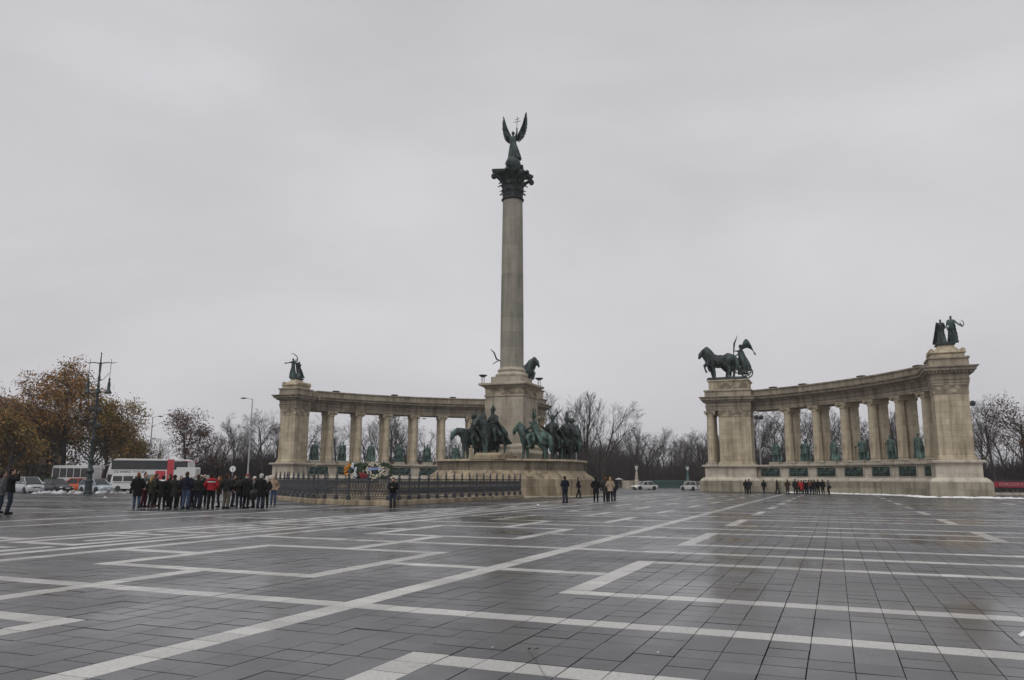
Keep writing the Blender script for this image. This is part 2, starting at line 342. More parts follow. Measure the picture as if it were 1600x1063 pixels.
# some neighbouring slabs along the column are one longer slab; here and there a slab is split
mrg = (rng.random(I.shape) < 0.28); mrg[:, 1::2] = False
nxt_ok = np.zeros_like(mrg); nxt_ok[:, :-1] = (wh[:, :-1] == wh[:, 1:]) & keep[:, 1:]
mrg &= nxt_ok & keep
shift = rng.integers(0, 2, I.shape[0])
gone = np.zeros_like(mrg); gone[:, 1:] = mrg[:, :-1]
use = keep & ~gone
ii, jj_ = np.nonzero(use)
wS = I[ii, jj_]; wJ = J[ii, jj_]; lng = np.where(mrg[ii, jj_], 2, 1); wt = wh[ii, jj_]
n = len(ii)
gap = np.where(rng.random(n) < .10, 0.013, 0.0072)
wide = np.isin(wS, rng.choice(np.arange(-330, 190), 130, replace=False))
gapA = np.where(wide, 0.0070, 0.0042); gapA = np.where(np.isin(wS, (-6, -5)), .013, gapA)
s0 = S0 + wS * Q + gapA * rng.uniform(.6, 1.4, n); s1 = S0 + (wS + 1) * Q - gapA * rng.uniform(.6, 1.4, n)
t0 = T0 + wJ * Q + gap * rng.uniform(.5, 1.5, n); t1 = T0 + (wJ + lng) * Q - gap * rng.uniform(.5, 1.5, n)
zt = rng.normal(0, .0012, n); tx = rng.normal(0, .0005, n); ty = rng.normal(0, .0005, n)
tint = np.clip(rng.normal(1, .11, n), .7, 1.3)[:, None] * (1 + rng.normal(0, .012, (n, 3)))
tint[wt] = np.clip(rng.normal(1, .085, wt.sum()), .72, 1.15)[:, None] * np.array([1, .995, .98])
odd = rng.random(n) < .035; tint[odd] *= 0.78
def st2w(s, t): return s * V[0] + t * U[0], D + s * V[1] + t * U[1]
cx, cy = st2w((s0 + s1) / 2, (t0 + t1) / 2)
def slab_arrays(sel, skirt):
    m = len(sel); c = [(s0, t0, -tx - ty), (s1, t0, tx - ty), (s1, t1, tx + ty), (s0, t1, -tx + ty)]
    k = 8 if skirt else 4
    P = np.zeros((m, k, 3))
    for q, (a, b, dz) in enumerate(c):
        x, y = st2w(a[sel], b[sel]); P[:, q, 0] = x; P[:, q, 1] = y; P[:, q, 2] = zt[sel] + dz[sel]
        if skirt: P[:, q + 4, 0] = x; P[:, q + 4, 1] = y; P[:, q + 4, 2] = -0.027
    F = [[0, 1, 2, 3]] + ([[4, 5, 1, 0], [5, 6, 2, 1], [6, 7, 3, 2], [7, 4, 0, 3]] if skirt else [])
    return P, np.array(F)
def slab_mesh(name, sel, skirt, origin=None):
    P, F = slab_arrays(sel, skirt); m, k, _ = P.shape; nf = len(F)
    if origin is not None: P = P - np.array(origin)
    me = bpy.data.meshes.new(name); me.vertices.add(m * k); me.vertices.foreach_set('co', P.reshape(-1))
    LI = (F[None] + (np.arange(m) * k)[:, None, None]).reshape(-1)
    me.loops.add(len(LI)); me.loops.foreach_set('vertex_index', LI)
    me.polygons.add(m * nf); me.polygons.foreach_set('loop_start', np.arange(m * nf) * 4)
    me.polygons.foreach_set('material_index', np.repeat(wt[sel].astype(int), nf))
    me.materials.append(M_DARK); me.materials.append(M_LIGHT)
    me.polygons.foreach_set('use_smooth', np.zeros(m * nf, dtype=bool))
    at_ = me.attributes.new('tint', 'FLOAT_COLOR', 'FACE')
    at_.data.foreach_set('color', np.repeat(np.concatenate([tint[sel], np.ones((m, 1))], 1), nf, axis=0).reshape(-1).astype(np.float32))
    me.update(calc_edges=True); return me
inview = (np.abs(cx) < cy * 0.655 - .1) & (cy > 5.9)
size = np.where(inview, lng * Q * Q / (cy * cy + cx * cx) / np.maximum(cy, 1), -1)
near = np.argsort(-size)[:300]
isnear = np.zeros(n, bool); isnear[near] = True
for k in near:
    o = (float(cx[k]), float(cy[k]), 0.0)
    link('paving_slab', slab_mesh('paving_slab', np.array([k]), True, o), plaza, o)
rest = np.nonzero(~isnear)[0]
sk = rest[cy[rest] < 34]; fl = rest[cy[rest] >= 34]
b1 = link('paving_field', slab_mesh('paving_field', sk, True), plaza); tag(b1, kind='stuff')
b2 = link('paving_field', slab_mesh('paving_field', fl, False), plaza); tag(b2, kind='stuff')
# ------------------------------------------------------------------ the column and its base
RA, RR = 2.6, 46.5                                          # centre (behind the column) and radius of the two colonnades
PHI_I, PHI_O = R_(26.2), R_(65.5)
def ring(sd, ph, r=RR): return sd * r * math.sin(ph), RA + r * math.cos(ph)
class ML(MB):
    """mesh written in the monument's (s, t, z) frame about an origin"""
    def __init__(s, o): super().__init__(); s.o = o
    def build(s, name, mats, parent=None, smooth=False, loc=(0, 0, 0), rz=0.0):
        s.v = [(x - s.o[0], y - s.o[1], z - s.o[2]) for x, y, z in s.v]
        return super().build(name, mats, parent, smooth, loc, rz)
def mon(name, s, t, z, label, cat, group=None): return empty(name, W(s, t, z), -TH, label, cat, group)
def octo(a, b): return [(-a, -b), (a, -b), (b, -a), (b, a), (a, b), (-a, b), (-b, a), (-b, -a)]

O = (0, 0, 0)
base = mon('monument_base', 0, 0, 0, 'broad octagonal brown stone base with flared moulding under the bronze horsemen', 'monument base')
def oct_rings(prof, q=.90):
    pl = []; oc = octo(3.9, 7.7)                               # every side bulges a little, so seams show at the corners
    for i in range(8):
        (xa, ya), (xb, yb) = oc[i], oc[(i + 1) % 8]; l = math.hypot(xb - xa, yb - ya); nx, ny = (yb - ya) / l, -(xb - xa) / l
        for f in (0, .04, .1, .3, .5, .7, .9, .96):
            b = .42 * min(1, math.sin(math.pi * f) * 1.5); pl.append((xa + (xb - xa) * f + nx * b, ya + (yb - ya) * f + ny * b))
    mb = ML(O); mb.rings([[(x * k * q, y * k * q, z) for x, y in pl] for k, z in prof]); return mb
oct_rings([(1.10, 0), (1.10, 1.62), (1.085, 1.66)]).build('plinth', M_PLAT, base)
oct_rings([(1.26, 0), (1.26, .10), (1.245, .13)]).build('step', M_GRAN, base)
oct_rings([(1.085, 1.66), (1.075, 1.82), (1.03, 2.02), (.985, 2.25), (.97, 2.42)]).build('flared_moulding', M_PLAT, base, True)
oct_rings([(.955, 2.42), (.955, 3.22)]).build('drum', M_DRUM, base)
oct_rings([(.965, 3.22), (1.0, 3.28), (1.0, 3.42), (.99, 3.44)]).build('lip', M_STONE, base)
for (s, t, w, d, rz) in ((.6, -5.9, 3.6, 3.0, 0), (4.9, -4.9, 3.0, 1.4, .78), (-4.9, -4.9, 3.0, 1.4, -.78)):
    if rz == 0:
        mb = ML(O); mb.box((s, t, 3.60), (w, d, .34), rz, .97); mb.box((s, t, 3.88), (w * .78, d * .86, .24), rz, .9); mb.build('statue_step', M_PLAT, base)
ped = mon('column_pedestal', 0, 0, 3.42, 'square pale stone pedestal with carved frieze under the tall column', 'pedestal')
o = (0, 0, 3.42)
mb = ML(o); mb.frame((-2.6, 2.6, -2.6, 2.6), [(.5, 3.44), (.5, 4.1), (.42, 4.15), (.1, 4.4), (.0, 4.45), (0, 4.75), (-.25, 4.95), (-.5, 5.05)]); mb.build('base_moulding', M_PED, ped)
mb = ML(o); mb.frame((-2, 2, -2, 2), [(.08, 5.05), (.04, 9.75)]); mb.build('die', M_PED, ped)
mb = ML(o); mb.frame((-2, 2, -2, 2), [(.12, 9.75), (.14, 9.82), (.14, 9.9), (.05, 9.92)]); mb.build('string_course', M_PED, ped)
mb = ML(o); mb.frame((-2, 2, -2, 2), [(.05, 9.92), (.06, 10.62)]); mb.build('frieze', M_FRIEZE, ped)
mb = ML(o); mb.frame((-2, 2, -2, 2), [(.14, 10.62), (.2, 10.72), (.52, 10.86), (.6, 10.9), (.6, 11.06), (.5, 11.12)]); mb.build('cornice', M_PED, ped)
mb = ML(o); mb.frame((-1.62, 1.62, -1.62, 1.62), [(0, 11.12), (0, 11.82)]); mb.build('column_plinth', M_PED, ped)
colm = mon('column', 0, 0, 11.82, 'tall grey-brown column topped by dark bronze capital and winged statue', 'column')
o = (0, 0, 11.82)
mb = ML(o); mb.lathe([(1.60, 11.83), (1.68, 11.95), (1.68, 12.1), (1.58, 12.22), (1.45, 12.26), (1.36, 12.36), (1.4, 12.44), (1.46, 12.5), (1.46, 12.6), (1.38, 12.68), (1.27, 12.72), (1.24, 12.85)], 48); mb.build('base', M_PED, colm, 50)
NF = 24; pr = []
for i in range(31):
    f = i / 30; pr.append((1.215 - 0.16 * f ** 1.5, 12.85 + f * (30.85 - 12.85)))
mb = ML(o); rs = []
for r, z in pr:                                               # shallow flutes
    rs.append([(math.cos(2 * math.pi * j / (NF * 4)) * r * (1 - (.022 if j % 4 in (1, 2) else 0)), math.sin(2 * math.pi * j / (NF * 4)) * r * (1 - (.022 if j % 4 in (1, 2) else 0)), z) for j in range(NF * 4)])
mb.rings(rs); mb.build('shaft', M_SHAFT, colm, 30)
mb = ML(o); mb.lathe([(1.06, 30.85), (1.18, 30.88), (1.22, 30.96), (1.18, 31.05), (1.08, 31.08), (1.05, 31.4)], 40); mb.build('astragal', M_BRDARK, colm, 50)
cap = ML(o); cap.lathe([(1.04, 31.2), (1.0, 32.0), (1.06, 32.8), (1.3, 33.4), (1.6, 33.72)], 32); capo = cap.build('capital', M_BRDARK, colm, 50)
def acanthus(mb, a, r0, z0, h, w, out_):
    rs = []
    for k in range(9):
        f = k / 8; z = z0 + h * (f if f < .8 else .8 + .0 - (f - .8) * .9)
        r = r0 + .03 + .10 * f + out_ * max(0, (f - .5) / .5) ** 1.6
        ww = w * (0.8 + .5 * math.sin(math.pi * min(1, f * 1.1))) * (1 if f < .85 else .7)
        c, s_ = math.cos(a), math.sin(a)
        q = []
        for e, dr in ((-1, -.05), (-.55, .02), (0, .06), (.55, .02), (1, -.05), (0, -.06)):
            q.append(((r + dr) * c - e * ww * s_, (r + dr) * s_ + e * ww * c, z))
        rs.append(q)
    mb.rings(rs)
for tier, (r0, z0, h, w, ou) in enumerate(((1.03, 31.15, .95, .27, .34), (1.03, 31.75, 1.15, .3, .42), (1.12, 32.45, 1.0, .24, .38))):
    for k in range(8):
        mb = ML(o); acanthus(mb, (k + .5 * tier) * math.pi / 4, r0, z0, h, w, ou); mb.build('acanthus_leaf', M_BRDARK, capo, 60)
for k in range(4):                                            # corner volutes
    a = math.pi / 4 + k * math.pi / 2; mb = ML(o); pts = []; rad = []
    for i in range(12):
        f = i / 11; r = 1.1 + 1.05 * f ** 1.3; z = 32.4 + 1.15 * f ** .7; pts.append((r * math.cos(a), r * math.sin(a), z)); rad.append(.14 + .05 * f)
    for i in range(10):
        g = i / 9 * 1.6 * math.pi; r = 2.15 - .0 + .24 * math.sin(g) * (1 - i / 14); z = 33.30 + .26 * math.cos(g) * (1 - i / 14); pts.append((r * math.cos(a), r * math.sin(a), z)); rad.append(.16)
    mb.tube(pts, rad, 8); mb.build('volute', M_BRDARK, capo, 60)
poly = []
for k in range(4):                                            # abacus with hollowed sides
    a = math.pi / 4 + k * math.pi / 2
    poly += [(2.36 * math.cos(a - .06), 2.36 * math.sin(a - .06)), (2.36 * math.cos(a + .06), 2.36 * math.sin(a + .06))]
    for f in (.12, .3, .5, .7, .88):
        b = a + .06 + f * (math.pi / 2 - .12); x = (1 - f) * math.cos(a + .06) + f * math.cos(a + math.pi / 2 - .06); y = (1 - f) * math.sin(a + .06) + f * math.sin(a + math.pi / 2 - .06)
        k2 = 2.36 * (1 - .55 * math.sin(math.pi * f) * .42); poly.append((x * k2, y * k2))
mb = ML(o); mb.rings([[(x * k, y * k, z) for x, y in poly] for k, z in ((.93, 33.68), (.98, 33.8), (1, 33.95), (1.02, 34.08), (.95, 34.12))]); mb.build('abacus', M_BRDARK, capo)
for k in range(4):
    a = k * math.pi / 2; mb = ML(o); mb.ball((1.62 * math.cos(a), 1.62 * math.sin(a), 33.9), (.26, .26, .24)); mb.build('fleuron', M_BRDARK, capo, 'all')

# ------------------------------------------------------------------ the two colonnades
ENT = [(-.62, 11.55), (-.68, 11.57), (-.68, 11.80), (-.76, 11.83), (-.76, 12.12), (-.88, 12.18), (-.74, 12.24), (-.74, 12.68), (-.92, 12.78), (-1.05, 12.98), (-1.68, 13.08), (-1.70, 13.30), (-1.92, 13.42), (-1.94, 13.52),
       (-.82, 13.60), (-.80, 14.28), (-.95, 14.34), (-.95, 14.50), (2.6, 14.50), (2.6, 13.6), (3.0, 13.5), (2.9, 13.08), (2.4, 12.9), (2.3, 11.55)]
STY = [(-2.25, 0), (-2.25, .95), (-2.15, 1.0), (-2.1, 1.55), (-1.85, 1.60), (-1.78, 1.75), (-1.5, 1.98), (-1.32, 2.02), (-1.32, 3.40), (-1.45, 3.46), (-1.72, 3.52), (-1.75, 3.70), (-1.6, 3.76), (3.4, 3.76), (3.6, 2.0), (4.2, 0)]
def arc_ring(sd, prof, a0, a1, n, o):
    mb = ML(o); rs = []
    for i in range(n + 1):
        ph = a0 + (a1 - a0) * i / n; rs.append([ring(sd, ph, RR + r) + (z,) for r, z in prof])
    mb.rings(rs); return mb
rl = random.Random(8); RELIEF = []
for q in range(3):                                            # crowds of small figures in high relief
    m = MB()
    for k in range(17):
        x = -1.35 + 2.7 * k / 16 + rl.uniform(-.06, .06); h_ = rl.uniform(.55, .95); z = 2.2; tw = rl.uniform(-.14, .14)
        m.cap((x, -.07, z), (x + tw * .4, -.09, z + h_ * .55), .055, .085, 7); m.ball((x + tw * .6, -.11, z + h_ * .8), (.065, .06, .08), 7, m=5); m.cap((x + tw * .4, -.1, z + h_ * .55), (x + tw + rl.uniform(-.22, .22), -.13, z + h_ * rl.uniform(.3, .8)), .045, .03, 6)
        if k % 5 == 2: m.cap((x - .2, -.08, z + .35), (x + .22, -.1, z + .4), .13, .13, 8); m.cap((x + .2, -.1, z + .4), (x + .36, -.12, z + .68), .08, .05, 7)
    RELIEF.append(m.mesh('relief_figures', M_BRONZE, 'all'))
shaft_prof = [(.57, 4.20), (.57, 4.3), (.565, 6.0), (.545, 8.2), (.50, 10.85)]
def round_column(par, s, t, o, rz):
    e = empty('column', (s - o[0], t - o[1], 0), rz); e.parent = par
    mb = MB(); mb.lathe([(r, z) for r, z in shaft_prof], 28); mb.build('shaft', M_STONE, e, 50)
    mb = MB(); mb.box((0, 0, 3.86), (1.56, 1.56, .2)); mb.lathe([(.78, 3.96), (.80, 4.02), (.78, 4.08), (.68, 4.12), (.69, 4.17), (.64, 4.21), (.6, 4.22)], 24); mb.build('base', M_STONE2, e, 40)
    mb = MB(); mb.lathe([(.54, 10.82), (.6, 10.86), (.6, 10.92), (.54, 10.96), (.56, 11.05), (.72, 11.28), (.74, 11.32)], 24); mb.box((0, 0, 11.43), (1.6, 1.5, .2))
    for sx in (-1, 1):
        mb.rings([[(sx * (.62 + .17 * math.cos(g)), y, 11.2 + .17 * math.sin(g)) for g in [k * math.pi / 4 for k in range(8)]] for y in (-.68, .68)])
    mb.build('capital', M_STONE, e, 40)
    return e
def colonnade(sd, label, ds_out, ds_in, wid=2.7):
    o = W_o = (sd * 33, 36, 0)
    root = mon('colonnade', o[0], o[1], 0, label, 'colonnade')
    nb = 42
    a0, a1 = PHI_I - R_(1.2), PHI_O - R_(2.2)
    st = arc_ring(sd, STY, a0, a1, nb, o); st.build('stylobate', M_STONE2, root, 20)
    gr = arc_ring(sd, [(-2.5, 0), (-2.5, 1.5), (-2.2, 1.56), (-2.2, 0)], a0, a1, nb, o); gr.build('granite_footing', M_GRAN, root, 20)
    en = arc_ring(sd, ENT, a0, a1, nb, o).build('entablature', M_ENT, root, 20)
    # inner pavilion: solid pillar with a column beside it, and the chariot's pedestal
    x0, x1 = sd * (15.0 + ds_in), sd * (19.45 + ds_in); xa = sd * (13.4 + ds_in)
    lo, hi = min(x0, x1), max(x0, x1); lo2, hi2 = min(xa, x1), max(xa, x1)
    tf, tb = 42.6, 47.2
    R1 = (lo, hi, tf, tb)
    def pav(rect, rect2, tall):
        m = ML(o); m.frame(rect, [(.22, 3.76), (.22, 3.95), (.12, 4.02), (.1, 4.18), (.0, 4.3), (-.02, 10.62)]); pl = m.build('pillar', M_STONE, root)
        m = ML(o); m.frame(rect, [(-.02, 10.62), (.03, 10.66), (.03, 11.4), (.06, 11.5), (.06, 11.56)]); m.build('frieze', M_FRIEZE, pl)
        m = ML(o); m.frame(rect2, [(1.22, 0), (1.22, 1.5), (1.14, 1.57)]); m.build('granite_footing', M_GRAN, root)
        m = ML(o); m.frame(rect2, [(1.14, 1.57), (1.08, 1.62), (.98, 1.78), (.72, 1.98), (.5, 2.02), (.5, 3.4), (.62, 3.46), (.84, 3.52), (.87, 3.7), (.75, 3.765)]); m.build('stylobate', M_STONE2, root)
        m = ML(o); m.frame(rect2, [(.05, 11.55), (.10, 11.57), (.10, 11.80), (.16, 11.83), (.16, 12.12), (.26, 12.18), (.15, 12.24), (.15, 12.68), (.3, 12.78), (.42, 12.98), (.80, 13.08), (.82, 13.30), (1.0, 13.42), (1.02, 13.53), (.24, 13.62), (.22, 14.30), (.36, 14.36), (.36, 14.52), (.2, 14.58)]); ent = m.build('entablature', M_ENT, root)
        m = ML(o)
        for (ax, c0, c1, fix) in ((0, rect2[0] - .3, rect2[1] + .3, rect2[2] - .50), (1, rect2[2] - .3, rect2[3] + .3, rect2[0] - .50), (1, rect2[2] - .3, rect2[3] + .3, rect2[1] + .50)):
            k = int((c1 - c0) / .34)
            for i in range(k + 1):
                p = c0 + (c1 - c0) * i / k
                if ax == 0: m.box((p, fix, 12.93), (.17, .26, .17))
                else: m.box((fix, p, 12.93), (.26, .17, .17))
        tag(m.build('dentil_course', M_ENT, ent), kind='stuff')
        return pl
    pav(R1, (lo2, hi2, tf, tb), True)
    for tt in (tf + .75, tb - .75): round_column(root, sd * (13.75 + ds_in), tt, o, 0)
    m = ML(o); m.frame((lo2 + .35, hi2 - .1, tf + .1, tb - .3), [(.0, 14.58), (.0, 15.72), (.12, 15.78), (.2, 15.86), (.2, 15.98), (.1, 16.02)]); m.build('attic_pedestal', M_STONE, root)
    m = ML(o); m.frame((lo2 + 1.7, hi2 - .25, tf + .06, tf + .2), [(.0, 14.75), (.0, 15.6)]); m.build('inscribed_tablet', M_FRIEZE, root)
    # outer pavilion
    x0, x1 = sd * (43.8 - wid + ds_out), sd * (43.8 + ds_out); lo, hi = min(x0, x1), max(x0, x1)
    R2 = (lo, hi, 19.1, 22.3)
    pav(R2, R2, False)
    m = ML(o); m.frame(R2, [(-.05, 14.58), (-.05, 14.95), (.1, 15.0), (.1, 15.08), (-.15, 15.12), (-.55, 15.5), (-.8, 15.75), (-.9, 16.0)]); m.build('scroll_pedestal', M_STONE, root)
    for sx in (lo + .15, hi - .15):
        for k in range(1):
            m = ML(o); m.rings([[(sx + .24 * math.cos(g), y, 15.28 + .24 * math.sin(g)) for g in [q * math.pi / 5 for q in range(10)]] for y in (19.2, 22.3)]); m.build('scroll', M_STONE, root, 40)
    m = ML(o); m.frame(R2, [(-.72, 16.0), (-.70, 16.12), (-.8, 16.2)]); m.build('statue_plinth', M_BRDARK, root)
    # columns with deep piers behind them, statue blocks and bronze panels in the bays
    for i in range(1, 7):
        ph = PHI_I + (PHI_O - PHI_I) * i / 7; s, t = ring(sd, ph)
        round_column(root, s, t, o, -sd * ph)
        s2, t2 = ring(sd, ph, RR + 1.35)
        m = MB(); m.box((0, 0, 7.66), (1.12, 1.3, 7.78)); m.box((0, 0, 3.9), (1.32, 1.5, .26)); m.box((0, 0, 11.3), (1.3, 1.5, .46))
        m.build('rear_pier', M_STONE, root, False, (s2 - o[0], t2 - o[1], 0), -sd * ph)
    for i in range(7):
        ph = PHI_I + (PHI_O - PHI_I) * (i + .5) / 7
        s, t = ring(sd, ph, RR + .25)
        m = MB(); m.box((0, 0, 3.97), (1.55, 1.5, .42)); m.build('statue_block', M_STONE2, root, False, (s - o[0], t - o[1], 0), -sd * ph)
        s, t = ring(sd, ph, RR - 1.35)
        m = MB(); m.box((0, 0, 2.72), (2.95, .12, 1.16)); pn = m.build('relief_panel', M_PANEL, root, False, (s - o[0], t - o[1], 0), -sd * ph)
        m = MB()
        for (cx_, cz, w_, h_) in ((0, 2.09, 3.25, .11), (0, 3.35, 3.25, .11), (-1.55, 2.72, .13, 1.15), (1.55, 2.72, .13, 1.15)): m.box((cx_, 0, cz), (w_, .2, h_))
        m.build('panel_frame', M_STONE2, pn); tag(link('relief_figures', RELIEF[i % 3], pn), kind='stuff')
    for i in range(1, 7):                                     # low blocks along the roof edge
        ph = PHI_I + (PHI_O - PHI_I) * (i - .45) / 6.6; s, t = ring(sd, ph, RR - .3)
        if i % 2 == 0 or sd > 0 and i in (1,):
            m = MB(); m.box((0, 0, 14.62), (.9, .7, .24)); m.build('roof_block', M_BRDARK, root, False, (s - o[0], t - o[1], 0), -sd * ph)
    return root
colonnade(1, 'curved limestone colonnade to the right of the column with seven statue bays', -0.25, 0.0, 3.25)
colonnade(-1, 'curved limestone colonnade partly hidden behind the column and the iron fence', 0.4, 0.0)
# ------------------------------------------------------------------ bronze figures
ROUGH[0] = .022
def figure(mb, h=1.75, robe=False, ah=None, pose=None, head_turn=0.0, lean=0.0, wide=1.0, seated=False, legspread=.09):
    """a standing figure facing -y, feet at z=0; ah = ((elbow, hand) right, (elbow, hand) left) in units of 1.75 m"""
    k = h / 1.75
    def P(x, y, z): return Vector((x * k * wide, (y + lean * (z - .9)) * k, z * k))
    sh = .19
    if not seated:
        for sx in (-1, 1):
            st = (pose or {}).get('stride', 0) * sx
            mb.chain([P(sx * legspread, 0, .95), P(sx * (legspread + .01), -.03 + st * .5, .5), P(sx * (legspread + .01), .03 + st, .09)], [.098 * k, .07 * k, .05 * k])
            mb.cap(P(sx * (legspread + .01), .05 + st, .045), P(sx * (legspread + .03), -.14 + st, .03), .05 * k, .042 * k)
    mb.ball(P(0, 0, 1.0), (.175 * k * wide, .125 * k, .14 * k)); mb.cap(P(0, 0, 1.05), P(0, .0, 1.32), .14 * k, .155 * k)
    mb.ball(P(0, 0, 1.3), (.19 * k * wide, .125 * k, .17 * k))
    mb.cap(P(-.13, 0, 1.42), P(.13, 0, 1.42), .085 * k, .085 * k)
    mb.cap(P(0, 0, 1.44), P(0, -.01, 1.54), .06 * k, .055 * k)
    mb.ball(P(0, -.015, 1.635), (.078 * k, .098 * k, .118 * k)); mb.cap(P(0, -.105, 1.63), P(0, -.112, 1.615), .016 * k, .018 * k)
    ah = ah or (((-.27, .0, 1.13), (-.26, -.06, .88)), ((.27, .0, 1.13), (.26, -.06, .88)))
    for sx, (e, w_) in zip((-1, 1), ah):
        mb.chain([P(sx * sh, 0, 1.40), P(*e), P(*w_)], [.068 * k, .052 * k, .04 * k])
        d = (Vector(w_) - Vector(e)).normalized(); q = Vector(w_) + d * .07; mb.cap(P(*w_), P(*q), .036 * k, .03 * k)
    if robe:
        rs = []; n = 28
        for i, (z, rx, ry, f) in enumerate(((.02, .34, .27, .16), (.25, .30, .24, .13), (.55, .25, .2, .09), (.85, .2, .16, .05), (1.05, .165, .13, .02), (1.2, .16, .12, 0))):
            rs.append([P(math.cos(a) * rx * (1 + f * math.sin(a * 7 + i * .4)), math.sin(a) * ry * (1 + f * math.sin(a * 7 + i * .4)), z) for a in [2 * math.pi * j / n for j in range(n)]])
        mb.rings(rs)
    return P
def drape(mb, P, top=1.44, bot=.1, w0=.2, w1=.36, y0=.09, y1=.26, th=.05, seed=0, x0=0.0, x1=0.0):
    """cloak falling from the shoulders"""
    rs = []; rnd = random.Random(seed); n = 9; ph = rnd.random() * 6
    for i in range(8):
        f = i / 7; z = top + (bot - top) * f; w_ = w0 + (w1 - w0) * f; y = y0 + (y1 - y0) * f; xx = x0 + (x1 - x0) * f
        front, back = [], []
        for j in range(n):
            u = -1 + 2 * j / (n - 1); fold = .045 * f * math.sin(u * 9 + ph)
            yy = y - .16 * abs(u) ** 2.2 * (1 - .3 * f) + fold
            back.append(P(xx + u * w_, yy + th, z)); front.append(P(xx + u * w_ * .96, yy - th * .4, z))
        rs.append(back + front[::-1])
    mb.rings(rs)
def place(name, me, par, m): setmat(me, m); return link(name, me, par)

# --- winged statue on the capital
ang = mon('winged_statue', 0, 0, 34.12, 'winged bronze archangel holding a double cross and crown atop the column', 'statue')
mb = MB(); mb.lathe([(.95, 0), (.98, .12), (.8, .2), (.72, .3), (.6, .38)], 28); mb.build('drum', M_BRDARK, ang, 40)
mb = MB(); mb.ball((0, 0, .98), .8, 24, m=14); mb.lathe([(.80, .95), (.84, .97), (.84, 1.03), (.80, 1.05)], 28); mb.build('globe', M_BRONZE, ang, 40)
A = MB(); zb = 1.62; hk = 2.95
def aP(x, y, z): return Vector((x, y, z + zb))
n = 30; rs = []
for i, (z, rx, ry, f, cx_, cy_) in enumerate(((-.12, .72, .55, .14, .16, .1), (.25, .66, .5, .13, .13, .08), (.8, .55, .42, .10, .07, .04), (1.3, .45, .34, .06, .02, .0), (1.65, .38, .27, .02, 0, 0), (2.0, .40, .26, .0, 0, 0), (2.35, .38, .22, 0, 0, 0))):
    rs.append([aP(cx_ + math.cos(a) * rx * (1 + f * math.sin(a * 8 + i * .5)), cy_ + math.sin(a) * ry * (1 + f * math.sin(a * 8 + i * .5)), z) for a in [2 * math.pi * j / n for j in range(n)]])
A.rings(rs)
A.chain([aP(.25, .2, .3), aP(.62, .25, .05), aP(.78, .25, -.2)], [.2, .17, .1])
A.cap(aP(-.26, 0, 2.4), aP(.26, 0, 2.4), .13, .13); A.cap(aP(0, 0, 2.4), aP(0, -.03, 2.68), .1, .09); A.ball(aP(0, -.05, 2.86), (.15, .18, .21)); A.ball(aP(0, .05, 2.88), (.18, .18, .2))
A.chain([aP(-.33, 0, 2.42), aP(-.62, -.12, 2.75), aP(-.92, -.18, 3.2)], [.12, .095, .07]); A.cap(aP(-.92, -.18, 3.2), aP(-.98, -.2, 3.34), .07, .06)
A.chain([aP(.33, 0, 2.42), aP(.5, -.12, 2.85), aP(.52, -.18, 3.3)], [.12, .095, .07])
me = remesh(A, .045, 2); place('figure', me, ang, M_BRONZE)
mb = MB(); c = aP(-1.0, -.2, 3.42)
for k in range(14):
    a, b = 2 * math.pi * k / 14, 2 * math.pi * (k + 1) / 14
    mb.cap(c + Vector((.17 * math.cos(a), .17 * math.sin(a), 0)), c + Vector((.17 * math.cos(b), .17 * math.sin(b), 0)), .035, .035, 6)
    if k % 2 == 0: mb.cap(c + Vector((.17 * math.cos(a), .17 * math.sin(a), 0)), c + Vector((.13 * math.cos(a), .13 * math.sin(a), .16)), .03, .015, 5)
mb.build('crown', M_BRONZE, ang, 'all')
mb = MB(); mb.tube([aP(.48, -.2, 2.9), aP(.58, -.2, 4.55)], .028, 8); mb.tube([aP(.17, -.2, 4.02), aP(.95, -.2, 4.06)], .03, 6); mb.tube([aP(.31, -.2, 4.3), aP(.83, -.2, 4.34)], .03, 6); mb.ball(aP(.585, -.2, 4.58), .05)
mb.build('double_cross', M_BRDARK, ang, 60)
for sx in (-1, 1):
    mb = MB(); lead = [aP(sx * .18, .22, 2.2), aP(sx * .42, .36, 2.55), aP(sx * .72, .44, 3.2), aP(sx * 1.02, .46, 4.0), aP(sx * 1.22, .46, 4.72)]
    mb.tube(lead, [.16, .17, .13, .09, .04], 8); wing = mb.build('wing', M_BRONZE, ang, 60)
    cv = MB(); rs = []                                         # the closed inner part of the wing
    for i in range(10):
        f = i / 9; g = f * 3.99; a = int(g); p = lead[a].lerp(lead[a + 1], g - a); wd_ = (.36 + .36 * math.sin(math.pi * min(1, .15 + f * .85))) * (1 - .35 * f)
        rs.append([p + Vector((sx * (-.08), .05, .02)), p + Vector((sx * wd_ * .5, .09, -wd_ * .1)), p + Vector((sx * wd_, .05, -wd_ * .3)), p + Vector((sx * wd_, -.02, -wd_ * .3)), p + Vector((sx * wd_ * .5, -.05, -wd_ * .1)), p + Vector((sx * (-.08), -.06, .02))])
    cv.rings(rs); cv.build('coverts', M_BRONZE, wing, 60)
    nf = 13
    for i in range(nf):
        f = i / (nf - 1); g = f * 3.99; a = int(g); p = lead[a].lerp(lead[a + 1], g - a)
        ang_ = R_(-28 + 95 * f ** 1.2); L_ = (.64 + .26 * math.sin(math.pi * f)) * (1 - .25 * f)
        d = Vector((sx * math.cos(ang_) * .72, .12, math.sin(ang_))).normalized()
        up = Vector((0, 0, 1)) * .12
        mb = MB(); mb.tube([p - d * .15, p + d * L_ * .4 + up * .4, p + d * L_ * .8 + up * .6, p + d * L_ + up * 1.1], [.17, .21, .19, .05], 8, flat=.25)
        mb.build('feather', M_BRONZE, wing, 60)

